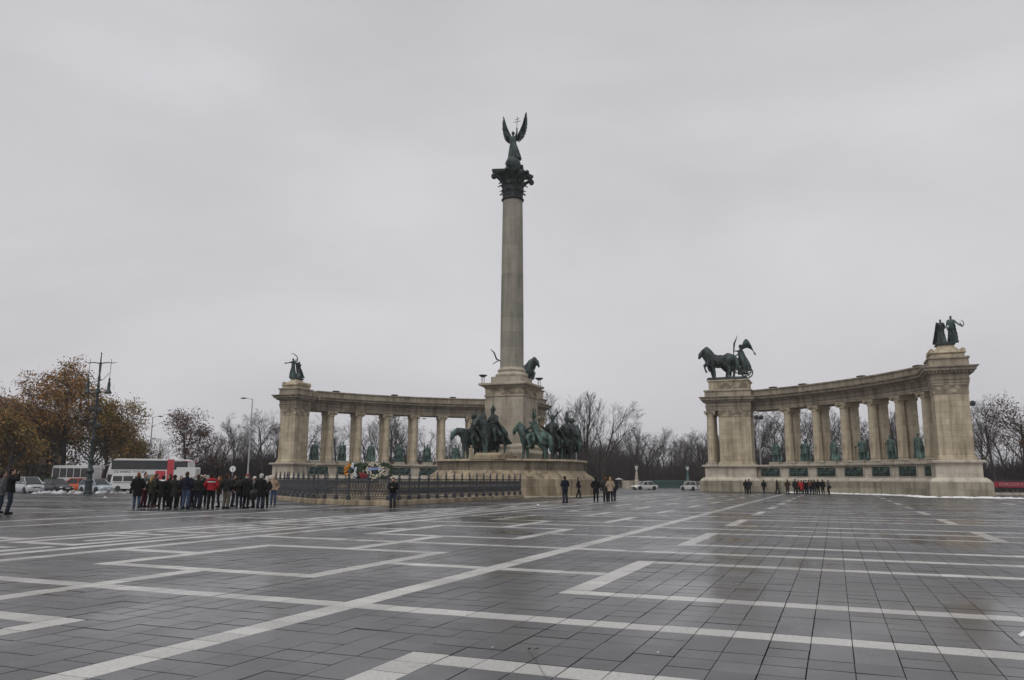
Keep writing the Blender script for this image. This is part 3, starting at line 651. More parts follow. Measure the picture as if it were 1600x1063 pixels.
# --- horses and riders
def horse_mesh(neck=1.0, lift=None, head=0.0, voxel=.045, turn=0.0, mane=True, step=0.0):
    """faces +x, hooves at z=0, about 1.6 high at the withers"""
    H = MB()
    H.ball((.48, 0, 1.22), (.44, .34, .45)); H.ball((0, 0, 1.2), (.68, .36, .40)); H.ball((-.52, 0, 1.27), (.47, .36, .42)); H.ball((.36, 0, 1.44), (.28, .19, .22))
    nx, nz = (.98, 1.98) if neck > .5 else (1.18, 1.62)
    ty = turn
    H.chain([(.55, 0, 1.36), (.80, ty * .4, (1.36 + nz) / 2 + .08), (nx, ty, nz)], [.36, .30, .20])
    hx, hz = nx + .40 - .12 * head, nz - .42 + .3 * (1 - head) * 0
    H.chain([(nx, ty, nz + .02), ((nx + hx) / 2 + .06, ty * 1.25, (nz + hz) / 2 + .04), (hx, ty * 1.5, hz)], [.175, .15, .10])
    H.ball((nx + .12, ty * 1.15, nz - .13), (.17, .1, .17))
    for sy in (-1, 1): H.cap((nx - .03, ty + sy * .07, nz + .13), (nx + .0, ty + sy * .09, nz + .28), .05, .018, 6)
    if mane:
        for i in range(7):
            f = i / 6; H.cap((.48 + (nx - .56) * f, ty * f + .03, 1.6 + (nz - 1.48) * f), (.44 + (nx - .56) * f, ty * f + .12, 1.40 + (nz - 1.48) * f), .12, .09, 7)
    lift = lift or {}
    for key, sx, sy in (('fr', 1, -1), ('fl', 1, 1), ('hr', -1, -1), ('hl', -1, 1)):
        s_ = step * sx * sy
        if sx > 0:
            if key in lift: L_ = [(.55, sy * .17, 1.15), (.92, sy * .18, .98), (.84, sy * .18, .62), (.78, sy * .18, .52)]
            else: L_ = [(.52, sy * .17, 1.15), (.54 + s_ * .5, sy * .18, .60), (.53 + s_, sy * .18, .14), (.57 + s_, sy * .18, .05)]
            H.chain(L_, [.20, .11, .078, .09])
        else:
            if key in lift: L_ = [(-.58, sy * .18, 1.2), (-.30, sy * .2, .88), (-.62, sy * .2, .62), (-.5, sy * .2, .3), (-.45, sy * .2, .22)]
            else: L_ = [(-.58, sy * .18, 1.2), (-.44 + s_ * .4, sy * .2, .86), (-.74 + s_ * .8, sy * .2, .54), (-.68 + s_, sy * .2, .14), (-.64 + s_, sy * .2, .05)]
            H.chain(L_, [.28, .20, .11, .078, .092])
    H.chain([(-.9, 0, 1.46), (-1.08, 0, 1.2), (-1.12, 0, .8), (-1.05, .02, .42)], [.1, .15, .17, .05])
    return remesh(H, voxel, 2)
def rider_mesh(ah, voxel=.04):
    K = MB(); z = 1.02
    K.ball((-.05, 0, z + .52), (.2, .2, .17)); K.cap((-.05, 0, z + .55), (-.03, 0, z + .95), .18, .2); K.cap((-.03, -.15, z + 1.02), (-.03, .15, z + 1.02), .1, .1)
    K.cap((-.03, 0, z + 1.05), (0, 0, z + 1.18), .07, .065); K.ball((.01, 0, z + 1.28), (.11, .09, .13)); K.cap((.1, 0, z + 1.27), (.115, 0, z + 1.25), .02, .02, 6); K.ball((.05, 0, z + 1.16), (.07, .075, .09))
    for sy in (-1, 1):
        K.chain([(-.02, sy * .16, z + .5), (.28, sy * .34, z + .25), (.14, sy * .36, z - .18)], [.13, .095, .065]); K.cap((.12, sy * .36, z - .2), (.3, sy * .38, z - .24), .055, .045)
    for sy, (e, h_) in zip((-1, 1), ah):
        K.chain([(-.03, sy * .24, z + .98), e, h_], [.085, .065, .05]); d = (Vector(h_) - Vector(e)).normalized(); K.cap(h_, Vector(h_) + d * .08, .05, .04, 8)
    for i in range(6):                                         # skirt of the coat
        a = -1 + 2 * i / 5; K.cap((-.05, a * .16, z + .5), (-.12 + .22 * (1 - abs(a)), a * .42, z + .1 + .12 * (1 - abs(a))), .12, .1, 8)
    return remesh(K, voxel, 2)
def cape_mesh(long=1.0, flare=.3, voxel=.045, seed=1):
    C_ = MB(); rs = []; rnd = random.Random(seed); ph = rnd.random() * 6; n = 11; z = 1.02
    for i in range(8):
        f = i / 7; zz = z + 1.05 - (1.15 * long) * f; x = -.12 - (.30 + flare) * f ** 1.2; w_ = .2 + .42 * f ** .7
        a, b = [], []
        for j in range(n):
            u = -1 + 2 * j / (n - 1); q = .06 * f * math.sin(u * 8 + ph)
            a.append((x - q - .05 + .25 * abs(u) ** 2.4 * (1 - .4 * f), u * w_, zz)); b.append((x - q + .06 + .25 * abs(u) ** 2.4 * (1 - .4 * f), u * w_ * .95, zz))
        rs.append(a + b[::-1])
    C_.rings(rs); return remesh(C_, voxel, 2)
ARM_REST = (((.12, -.34, 1.75), (.38, -.2, 1.66)), ((.12, .34, 1.75), (.38, .2, 1.66)))
ARM_UP = (((.1, -.42, 1.95), (.42, -.55, 2.1)), ((.12, .34, 1.75), (.38, .2, 1.66)))
ARM_SPEAR = (((.05, -.40, 1.82), (.28, -.46, 1.95)), ((.12, .34, 1.75), (.38, .2, 1.66)))
HM = [horse_mesh(1, None, .3, turn=-.12, step=.10), horse_mesh(0, None, .2, turn=.1, step=-.08), horse_mesh(1, None, .8, turn=.25, step=.06), horse_mesh(1, {'fl': 1}, .6, turn=0)]
RM = [rider_mesh(ARM_REST), rider_mesh(ARM_UP), rider_mesh(ARM_SPEAR)]
CM = [cape_mesh(1.0, .25, seed=1), cape_mesh(1.25, .45, seed=3), cape_mesh(.8, .2, seed=5)]
for q in HM + RM + CM: setmat(q, M_BRONZE)
def helmet(kind, par, m):
    mb = MB(); z = 2.36
    if kind == 'spike': mb.lathe([(.13, -.02), (.13, .06), (.10, .14), (.04, .25), (.016, .34), (.012, .85)], 14, (.0, 0, z))
    elif kind == 'cone': mb.lathe([(.14, -.05), (.14, .05), (.11, .16), (.05, .30), (.01, .42)], 14, (.0, 0, z))
    elif kind == 'horns':
        mb.lathe([(.13, -.04), (.13, .05), (.09, .14), (.02, .2)], 14, (0, 0, z))
        for sy in (-1, 1):
            mb.chain([(0, sy * .1, z + .08), (-.02, sy * .24, z + .24), (-.02, sy * .22, z + .42)], [.04, .035, .012], 6); mb.chain([(-.02, sy * .23, z + .28), (-.02, sy * .38, z + .34)], [.03, .01], 6)
    elif kind == 'plume':
        mb.lathe([(.13, -.04), (.13, .05), (.09, .16), (.02, .22)], 14, (0, 0, z)); mb.chain([(0, 0, z + .2), (-.08, 0, z + .36), (-.22, 0, z + .42), (-.32, 0, z + .34)], [.03, .06, .06, .02], 7)
    else: mb.lathe([(.13, -.05), (.17, .0), (.15, .1), (.08, .18), (.01, .2)], 14, (0, 0, z))
    return mb.build('helmet', m, par, 50)
HORSEMEN = [  # s, t, z, heading in the monument's frame (0 = +s, -90 = towards the square), horse, rider, cape, helmet, patina, spear, label
    (.35, -5.6, 4.0, -118, 0, 0, 1, 'spike', M_BRONZE, 0, 'bronze horseman with spiked helmet and long cape leading in front of pedestal'),
    (-1.75, -5.3, 3.44, -138, 1, 0, 2, 'cap', M_BRONZE, 0, 'bronze horseman with lowered horse head at the left front of the base'),
    (-1.7, -3.1, 3.44, -125, 2, 1, 0, 'cone', M_BRDARK, 1, 'dark bronze horseman behind the lowered horse, left of the pedestal'),
    (4.1, -4.5, 3.44, -172, 0, 1, 0, 'horns', M_BRONZE2, 0, 'bright green bronze horseman seen side-on in antlered helmet, arm out, right of pedestal'),
    (4.9, -1.4, 3.44, -95, 2, 2, 0, 'horns', M_BRONZE, 0, 'bronze horseman in horned helmet riding forward, second in the right hand group'),
    (5.6, .9, 3.44, -70, 2, 0, 1, 'plume', M_BRDARK, 1, 'dark bronze horseman in plumed pointed helmet, third in the right hand group'),
    (5.4, 3.2, 3.44, -55, 3, 2, 2, 'cap', M_BRONZE, 0, 'bronze horseman at the far right end of the statue base')]
for (s, t, z, hd, h_, r_, c_, hel, m, sp, lab) in HORSEMEN:
    e = empty('equestrian_statue', W(s, t, z), -TH + R_(hd), lab, 'statue', 'bronze horsemen around the column', 1.0)
    e.scale = (1.48, 1.9, 1.6)
    def lk(nm, me):
        o_ = link(nm, me, e)
        if m is not M_BRONZE: o_.material_slots[0].link = 'OBJECT'; o_.material_slots[0].material = m
        return o_
    lk('horse', HM[h_]); rd = lk('rider', RM[r_]); cp = lk('cape', CM[c_]); helmet(hel, rd, m)
    for q in (rd, cp): q.scale = (1.22, 1.12, 1.16); q.location = (-.02, 0, -.22)
    mb = MB(); mb.ball((-.12, 0, 1.25), (.5, .35, .37), 14); mb.build('saddle_cloth', m, e, 'all')
    mb = MB()
    for sy in (-1, 1): mb.tube([(1.28, sy * .06, 1.72), (.95, sy * .16, 1.6), (.4, sy * .12, 1.66)], .016, 5)
    mb.build('reins', m, e)
    if sp: mb = MB(); mb.tube([(.3, -.48, 1.1), (.22, -.52, 3.0)], .022, 6); mb.ball((.215, -.52, 3.06), (.04, .02, .14)); mb.build('spear', m, e, 60)
# fallen stag's head with antlers tied before the base is not shown; a small stone kneeler stands among the horses
# --- chariots on the inner pavilions
def chariot(sd, label):
    x = sd * (16.4 if sd > 0 else 17.6); e = empty('chariot_group', W(x, 44.8, 16.02), -TH + (math.pi if sd > 0 else 0), label, 'statue', None, 1.24)
    # local +x is the way the horses go (towards the axis)
    mb = MB(); mb.box((.05, 0, .2), (4.7, 2.6, .4), 0, .95); mb.build('rocky_base', M_BRDARK, e)
    hm = horse_mesh(1, {'fl': 1}, .75, step=.16); hm2 = horse_mesh(1, {'fr': 1}, .6, step=-.16); setmat(hm, M_BRONZE); setmat(hm2, M_BRONZE)
    k = 1.72
    for me_, yy, xx in ((hm, -.72, 1.25), (hm2, .72, .75)): link('horse', me_, e, (xx, yy, .4), 0, (k, k * 1.2, k))
    xc = -1.62
    mb = MB(); pr_ = []
    for i in range(9):                                         # the car: a curved breastwork open at the back
        a = -1.9 + 3.8 * i / 8; pr_.append((xc - .1 + .62 * math.cos(a), .72 * math.sin(a)))
    zt = [1.35 + .45 * math.cos(-1.9 + 3.8 * i / 8) for i in range(9)]
    for q in range(8):
        (xa, ya), (xb, yb) = pr_[q], pr_[q + 1]
        mb.rings([[(xa, ya, .85), (xb, yb, .85), (xb * .0 + xb, yb, zt[q + 1]), (xa, ya, zt[q])], [(xc - .1 + (xa - xc + .1) * .9, ya * .9, .85), (xc - .1 + (xb - xc + .1) * .9, yb * .9, .85), (xc - .1 + (xb - xc + .1) * .9, yb * .9, zt[q + 1]), (xc - .1 + (xa - xc + .1) * .9, ya * .9, zt[q])]])
    mb.box((xc - .1, 0, .86), (1.25, 1.3, .1)); mb.build('car', M_BRONZE, e)
    mb = MB(); mb.tube([(xc + .3, 0, .85), (.2, 0, 1.5), (1.6, 0, 2.1)], .07, 7); mb.build('pole', M_BRDARK, e, 60)
    for sy in (-1, 1):
        mb = MB(); mb.rings([[(xc - .45 + r * math.cos(a), sy * .95 + d, 1.1 + r * math.sin(a)) for a in [2 * math.pi * j / 26 for j in range(26)]] for r, d in ((.72, -.07), (.72, .07), (.60, .07), (.60, -.07))], closed=True)
        wl = mb.build('wheel', M_BRDARK, e, 50)
        mb = MB(); mb.rings([[(xc - .45 + .1 * math.cos(a), sy * .95 + d, 1.1 + .1 * math.sin(a)) for a in [2 * math.pi * j / 10 for j in range(10)]] for d in (-.1, .1)]); mb.build('hub', M_BRDARK, wl)
        for q in range(6):
            a = q * math.pi / 3; mb = MB(); mb.tube([(xc - .45 + .08 * math.cos(a), sy * .95, 1.1 + .08 * math.sin(a)), (xc - .45 + .63 * math.cos(a), sy * .95, 1.1 + .63 * math.sin(a))], .04, 6); mb.build('spoke', M_BRDARK, wl)
    Fm = MB()
    def fP(px, py, pz): return Vector((xc - .1 + px * 1.22, py * 1.25, 1.15 + pz * 1.18))
    rs = []; n = 24
    for i, (z, rx, ry, f, cx_) in enumerate(((0, .46, .4, .14, -.34), (.5, .5, .42, .12, -.26), (1.0, .48, .4, .08, -.12), (1.5, .36, .32, .04, .03), (1.9, .32, .34, .0, .12), (2.15, .2, .25, 0, .14))):
        rs.append([fP(cx_ + math.cos(a) * rx * (1 + f * math.sin(a * 7)), math.sin(a) * ry * (1 + f * math.sin(a * 7)), z) for a in [2 * math.pi * j / n for j in range(n)]])
    Fm.rings(rs); Fm.cap(fP(.15, 0, 2.1), fP(.18, 0, 2.35), .09, .08); Fm.ball(fP(.2, 0, 2.55), (.15, .13, .19)); Fm.ball(fP(.12, 0, 2.62), (.16, .14, .15))
    Fm.chain([fP(.14, -.28, 2.1), fP(.5, -.34, 1.75), fP(.78, -.3, 1.62)], [.11, .09, .07]); Fm.chain([fP(.14, .28, 2.1), fP(.48, .36, 2.0), fP(.8, .3, 2.1)], [.11, .09, .07])
    me_ = remesh(Fm, .05, 2); place('driver', me_, e, M_BRONZE)
    if sd > 0:
        mb = MB(); mb.tube([fP(.92, -.3, .1), fP(.86, -.3, 1.3), fP(.84, -.3, 2.0), fP(.76, -.3, 2.9), fP(.4, -.3, 3.75)], [.045, .05, .06, .12, .02], 7); mb.build('palm_branch', M_BRDARK, e, 60)
        cl = MB(); rs = []
        for i in range(9):
            f = i / 8; c_ = fP(.15 - 1.35 * f, 0, 2.2 + .85 * math.sin(math.pi * f * .85) - .95 * f ** 2); w_ = .32 + .5 * math.sin(math.pi * min(1, f * .9)); hgt = .12 + .36 * math.sin(math.pi * f)
            rs.append([c_ + Vector((.12 * math.sin(a) * f, w_ * math.cos(a), hgt * math.sin(a) * (1 + .25 * math.sin(5 * a)))) for a in [2 * math.pi * j / 18 for j in range(18)]])
        cl.rings(rs); place('billowing_cloak', remesh(cl, .05, 2), e, M_BRONZE)
    else:
        mb = MB(); mb.tube([fP(.8, .3, 2.1), fP(.3, .35, 2.35), fP(-.55, .4, 2.45), fP(-1.05, .4, 2.75), fP(-1.35, .4, 3.5), fP(-1.75, .4, 3.9)], [.06, .07, .1, .11, .1, .05], 7); mb.tube([fP(-.9, .4, 2.5), fP(-1.5, .4, 2.2)], [.07, .05], 7); mb.build('snake_whip', M_BRDARK, e, 60)
    return e
chariot(1, 'bronze chariot with two horses and cloaked driver holding a palm on the right colonnade')
chariot(-1, 'bronze chariot and rearing horses on far colonnade, mostly hidden behind the column')
# --- groups on the outer pavilions
def outer_group(sd, ds, label):
    e = mon('statue_group', sd * (42.5 + ds), 20.75, 16.2, label, 'statue')
    if sd < 0:
        A = MB(); P = figure(A, 3.0, True, (((-.42, -.12, 1.36), (-.72, -.2, 1.33)), ((.36, .12, 1.5), (.5, -.1, 1.66))), lean=-.06)
        link('sower', setmat(remesh(A, .05, 2), M_BRONZE), e, (-.35, -.1, 0))
        mb = MB(); mb.tube([(-1.6, -.35, 2.22), (-.2, -.32, 2.5), (.62, -.3, 2.85)], .05, 6); mb.tube([(.62, -.3, 2.85), (.3, -.3, 3.3), (-.25, -.3, 3.62), (-.75, -.3, 3.72)], [.05, .07, .06, .02], 6); mb.build('scythe', M_BRDARK, e, 60)
        B = MB(); P = figure(B, 2.5, True, (((-.25, -.15, 1.15), (-.05, -.25, 1.05)), ((.25, -.15, 1.15), (.05, -.25, 1.05))))
        link('woman', setmat(remesh(B, .05, 2), M_BRONZE), e, (.45, .3, 0))
        B = MB(); drape(B, lambda x, y, z: Vector((x, y, z)) * 1.45, 1.6, .02, .22, .45, .1, .5, .06, 3, .0, .28)
        link('robe', setmat(remesh(B, .05, 2), M_BRONZE), e, (.4, -.2, 0))
    else:
        A = MB(); P = figure(A, 2.75, True, (((-.3, -.02, 1.2), (-.2, -.2, 1.3)), ((.27, -.05, 1.15), (.15, -.2, 1.0))))
        link('cloaked_woman', setmat(remesh(A, .05, 2), M_BRONZE), e, (-.55, 0, 0))
        B = MB(); drape(B, lambda x, y, z: Vector((x, y, z)) * 1.57, 1.5, .02, .24, .42, .05, .3, .08, 4, 0, -.12)
        link('cloak', setmat(remesh(B, .05, 2), M_BRDARK), e, (-.62, -.1, 0))
        A = MB(); P = figure(A, 3.05, False, (((-.25, -.02, 1.15), (-.24, -.05, .9)), ((.36, -.05, 1.2), (.55, -.12, 1.05))), legspread=.1)
        link('man', setmat(remesh(A, .045, 2), M_BRONZE2), e, (.45, -.15, 0))
        B = MB(); drape(B, lambda x, y, z: Vector((x, y, z)) * 1.74, 1.0, .03, .18, .30, -.02, .02, .09, 6); drape(B, lambda x, y, z: Vector((x, y, z)) * 1.74, 1.42, .05, .15, .25, .08, .16, .05, 7, .05, .12)
        link('robe', setmat(remesh(B, .05, 2), M_BRONZE), e, (.45, -.12, 0))
        mb = MB(); mb.tube([(1.42, -.4, 1.7), (1.62, -.4, 1.95), (1.58, -.4, 2.25), (1.42, -.4, 2.42)], [.06, .05, .04, .04], 6); mb.tube([(1.42, -.4, 1.7), (1.36, -.4, 2.0), (1.24, -.4, 2.2)], .04, 6); mb.build('lyre', M_BRDARK, e, 60)
outer_group(1, -.25, 'two robed bronze figures, one holding out a small lyre, on the right end pavilion')
outer_group(-1, .75, 'bronze figure swinging a scythe beside a robed woman on the left end pavilion')
# --- kings in the bays
KP = [(((-.30, -.05, 1.15), (-.42, -.22, 1.0)), ((.28, .0, 1.13), (.18, -.2, 1.05))), (((-.32, .02, 1.16), (-.22, -.2, 1.2)), ((.36, .0, 1.2), (.50, -.12, .98))), (((-.27, -.02, 1.12), (-.1, -.2, 1.05)), ((.3, -.02, 1.14), (.28, -.15, .9)))]
M_KING = mat('king_patina', (0.15, 0.26, 0.225), .62, .15, col2=(0.028, 0.046, 0.042), scale=3.2, bump=.7, bscale=8, contrast=(.38, .7), stretch=(1, 1, .4)); KM = []
for k, ah in enumerate(KP):
    A = MB(); P = figure(A, 2.62, k == 2, ah, legspread=.12, wide=1.3); f_ = setmat(remesh(A, .045, 2), M_KING)
    B = MB(); drape(B, P, 1.47, .04, .24, .42, .08, .2, .08, k); c_ = setmat(remesh(B, .05, 2), M_KING)
    t_ = MB(); n = 18; t_.rings([[P(math.cos(a) * rx * (1 + .07 * math.sin(9 * a)), math.sin(a) * rx * .75, z) for a in [2 * math.pi * j / n for j in range(n)]] for z, rx in ((.62, .25), (.85, .21), (1.05, .18))]); t_ = t_.mesh('tunic', M_KING, 60)
    cr = MB(); cr.lathe([(.13, 2.46), (.14, 2.52), (.15, 2.6), (.13, 2.62), (.1, 2.55)], 14)
    for q in range(5): cr.box((.135 * math.cos(q * 1.257), .135 * math.sin(q * 1.257) - .02, 2.65), (.045, .045, .1))
    cr = cr.mesh('crown', M_KING)
    sw = MB(); h_ = Vector(ah[0][1]) * (2.55 / 1.75); sw.tube([h_ + Vector((0, -.08, .18)), h_ + Vector((-.03, -.1, -1.25))], [.03, .02], 6); sw.tube([h_ + Vector((-.16, -.08, .02)), h_ + Vector((.16, -.08, .02))], .025, 6); sw = sw.mesh('sword', M_BRDARK)
    KM.append((f_, c_, t_, cr, sw))
ORD = ['first', 'second', 'third', 'fourth', 'fifth', 'sixth', 'seventh']
for sd in (1, -1):
    for i in range(7):
        ph = PHI_I + (PHI_O - PHI_I) * (i + .5) / 7; s, t = ring(sd, ph, RR + .25)
        if sd > 0: lab = 'green bronze king statue in the %s bay from the chariot pillar, right colonnade' % ORD[i]
        else:
            if i == 0: continue                                # wholly hidden behind the column base
            lab = 'green bronze king statue in the %s bay from the end pillar, left colonnade' % ORD[6 - i]
        e = empty('king_statue', W(s, t, 4.18), -TH - sd * ph + R_([0, 8, -10, 5, -6, 12, 0][i]), lab, 'statue', 'kings standing in the colonnade bays', 1.12 + .04 * ((i * 3) % 3 - 1))
        k = (i + (sd < 0)) % 3
        for nm, me_ in zip(('figure', 'cloak', 'tunic', 'crown', 'sword'), KM[k]): link(nm, me_, e)
# floodlight bowls on the pedestal cornice
for k, (s, t) in enumerate(((-2.25, -2.2), (2.25, 2.0))):
    e = mon('floodlight', s, t, 11.1, 'small dark bowl floodlight on the %s corner of the pedestal cornice' % ('left' if k == 0 else 'right'), 'floodlight', 'floodlights on the pedestal')
    mb = MB(); mb.lathe([(.05, .62), (.25, .68), (.42, .82), (.44, .86), (.38, .85)], 18); mb.build('bowl', M_IRON, e, 50)
    for q in range(3):
        mb = MB(); a = q * 2.09; mb.tube([(.16 * math.cos(a), .16 * math.sin(a), 0), (.14 * math.cos(a), .14 * math.sin(a), .66)], .025, 6); mb.build('leg', M_IRON, e)
# ------------------------------------------------------------------ iron fence, wreaths and cenotaph before the column
FPTS = [(-9.6, -9.5), (-9.6, -24.2), (-1.2, -30.9), (2.6, -32.6), (5.4, -32.6), (5.4, -11.2)]
fence = empty('iron_fence', W(-1, -30, 0), -TH, 'low ornate black iron fence with finials on a stone kerb before the column', 'fence')
fo = (-1, -30)
panel_cache = {}
def fence_panel(L_):
    key = round(L_, 2)
    if key in panel_cache: return panel_cache[key]
    mb = MB()
    for z, h_ in ((.14, .05), (.24, .035), (1.16, .035), (1.26, .06)): mb.box((L_ / 2, 0, z), (L_, .045, h_))
    k = 7
    for i in range(k):
        x0 = L_ * i / k; x1 = L_ * (i + 1) / k; xm = (x0 + x1) / 2
        mb.box((xm, 0, .7), (.022, .022, .92))
        for sgn in (-1, 1):                                    # scrolls either side of each bar
            pts = [(xm, 0, .28), (xm + sgn * (x1 - x0) * .42, 0, .45), (xm + sgn * (x1 - x0) * .40, 0, .68), (xm + sgn * .02, 0, .80), (xm + sgn * (x1 - x0) * .25, 0, .93), (xm + sgn * (x1 - x0) * .44, 0, 1.12)]
            mb.tube(pts, .020, 4)
        mb.rings([[(xm + .06 * math.cos(a), y, .55 + .06 * math.sin(a)) for a in [q * math.pi / 3 for q in range(6)]] for y in (-.02, .02)])
    panel_cache[key] = mb.mesh('panel', M_IRON); return panel_cache[key]
pm = MB(); pm.box((0, 0, .09), (.2, .2, .18)); pm.box((0, 0, .7), (.09, .09, 1.1)); pm.lathe([(.12, .18), (.13, .26), (.07, .36)], 8); pm.lathe([(.06, 1.25), (.1, 1.3), (.1, 1.34), (.05, 1.4)], 8); post_me = pm.mesh('post', M_IRON)
fm = MB(); fm.lathe([(.03, 1.4), (.085, 1.47), (.09, 1.53), (.04, 1.6), (.06, 1.66), (.02, 1.78)], 8); fin_me = fm.mesh('finial', M_IRON)
KZ = .30
for a in range(len(FPTS) - 1):
    (s0_, t0_), (s1_, t1_) = FPTS[a], FPTS[a + 1]; L_ = math.hypot(s1_ - s0_, t1_ - t0_); n_ = max(1, round(L_ / 1.28)); st = L_ / n_; an = math.atan2(t1_ - t0_, s1_ - s0_)
    mb = MB(); mb.rings([[(x, .24, 0), (x, -.24, 0), (x, -.24, KZ - .04), (x, -.2, KZ), (x, .2, KZ), (x, .24, KZ - .04)] for x in (-.2, L_ + .2)]); mb.build('kerb', M_PLAT, fence, False, (s0_ - fo[0], t0_ - fo[1], 0.001 * a), an)
    for i in range(n_):
        x, y = s0_ + (s1_ - s0_) * i / n_ - fo[0], t0_ + (t1_ - t0_) * i / n_ - fo[1]
        p_ = link('post', post_me, fence, (x, y, KZ)); link('finial', fin_me, p_)
        link('panel', fence_panel(st), fence, (x, y, KZ), an)
x, y = FPTS[-1][0] - fo[0], FPTS[-1][1] - fo[1]; p_ = link('post', post_me, fence, (x, y, KZ)); link('finial', fin_me, p_)
cen = empty('cenotaph', W(-3.0, -20.5, 0), -TH, 'low stone cenotaph block behind the iron fence carrying the wreaths', 'cenotaph')
mb = MB(); mb.frame((-2.6, 2.6, -1.6, 1.6), [(.8, 0), (.8, .35), (.3, .4), (.3, .75), (0, .8), (0, 1.15), (-.1, 1.2)]); mb.build('stone_block', M_PLAT, cen)
M_FIR = mat('fir_green', (0.028, 0.055, 0.026), 0.8, var=.5, scale=5)
def flower_mat(nm, c): return mat(nm, c, .7, var=.3, scale=9)
def wreath(px, Y, r, fl, label, ribbon=None, zc=2.15):
    p = at(px, Y, zc); e = empty('wreath', p, R_(-12), label, 'wreath', 'wreaths laid before the column')
    rnd = random.Random(px); g = MB(); m2 = [MB() for _ in fl]
    for k in range(260):
        a = rnd.random() * 6.283; rr = r * (.60 + .3 * rnd.random()); c = Vector((rr * math.cos(a), rnd.uniform(-.12, .08), rr * math.sin(a)))
        d = Vector((math.cos(a + rnd.uniform(-.9, .9)), rnd.uniform(-.6, .2), math.sin(a + rnd.uniform(-.9, .9)))).normalized() * r * .3
        q = Vector((rnd.uniform(-1, 1), rnd.uniform(-1, 1), rnd.uniform(-1, 1))).normalized() * .05
        g.add([c - q, c + q, c + d], [(0, 1, 2)])
    g.rings([[(math.cos(a) * (r * .74 + .13 * math.cos(b)), .13 * math.sin(b), math.sin(a) * (r * .74 + .13 * math.cos(b))) for b in [k * math.pi / 3 for k in range(6)]] for a in [2 * math.pi * k / 20 for k in range(20)]], closed=True)
    g.build('fir_ring', M_FIR, e)
    for (col, nm, a0, a1, cnt), mb in zip(fl, m2):
        for k in range(cnt):
            a = R_(rnd.uniform(a0, a1)); rr = r * rnd.uniform(.45, .98); mb.ball((rr * math.cos(a), -.12 - rnd.random() * .06, rr * math.sin(a)), (.085, .06, .085), 6, m=4)
        tag(mb.build('flowers', flower_mat(nm, col), e, 'all'), kind='stuff')
    if ribbon:
        mb = MB(); mb.rings([[(-r * .9, -.2, -.1 + .12), (r * .9, -.2, .02 + .12), (r * .9, -.2, .26), (-r * .9, -.2, .1 + .12)], [(-r * .9, -.17, -.1 + .12), (r * .9, -.17, .02 + .12), (r * .9, -.17, .26), (-r * .9, -.17, .1 + .12)]]); mb.build('ribbon', mat('ribbon_' + ribbon[0], ribbon[1], .5), e)
wreath(551, 60, .62, [((.5, .2, .02), 'orange_bloom', 90, 270, 46), ((.5, .48, .42), 'white_bloom', 230, 330, 26), ((.62, .68, .8), 'paleblue_bloom', -60, 90, 12)], 'wreath with orange flowers on its left side, leftmost of the wreaths')
wreath(563, 60.3, .62, [], 'plain dark green wreath between the orange and the red flowers')
wreath(573, 59.6, .58, [((.2, .012, .02), 'red_bloom', 200, 340, 50)], 'green wreath with dark red flowers along its lower edge')
wreath(588, 59.3, .72, [((.46, .43, .34), 'cream_bloom', 0, 360, 70)], 'wreath of cream flowers with a blue and white ribbon', ('blue', (.2, .26, .5)))
wreath(602, 59.8, .68, [], 'plain dark green wreath, rightmost of the wreaths')

# ------------------------------------------------------------------ vehicles
def paint(nm, c, metal=.0): return mat('paint_' + nm, c, .3, metal, coat=.6)
def wheel_parts(e, x, y, r, w_):
    mb = MB(); sg = 1 if y > 0 else -1
    prof = [(r * .62, -w_ / 2), (r * .94, -w_ / 2), (r, -w_ / 4), (r, w_ / 4), (r * .94, w_ / 2), (r * .62, w_ / 2)]
    mb.rings([[(q * math.cos(a), d, q * math.sin(a)) for a in [2 * math.pi * k / 20 for k in range(20)]] for q, d in prof]); t = mb.build('wheel', M_RUBBER, e, 40, (x, y, r))
    mb = MB(); mb.rings([[(q * math.cos(a), sg * d, q * math.sin(a)) for a in [2 * math.pi * k / 16 for k in range(16)]] for q, d in ((r * .64, w_ * .3), (r * .64, w_ * .5 + .003), (r * .5, w_ * .44), (r * .15, w_ * .5))]); mb.build('rim', M_RIM, t, 40)
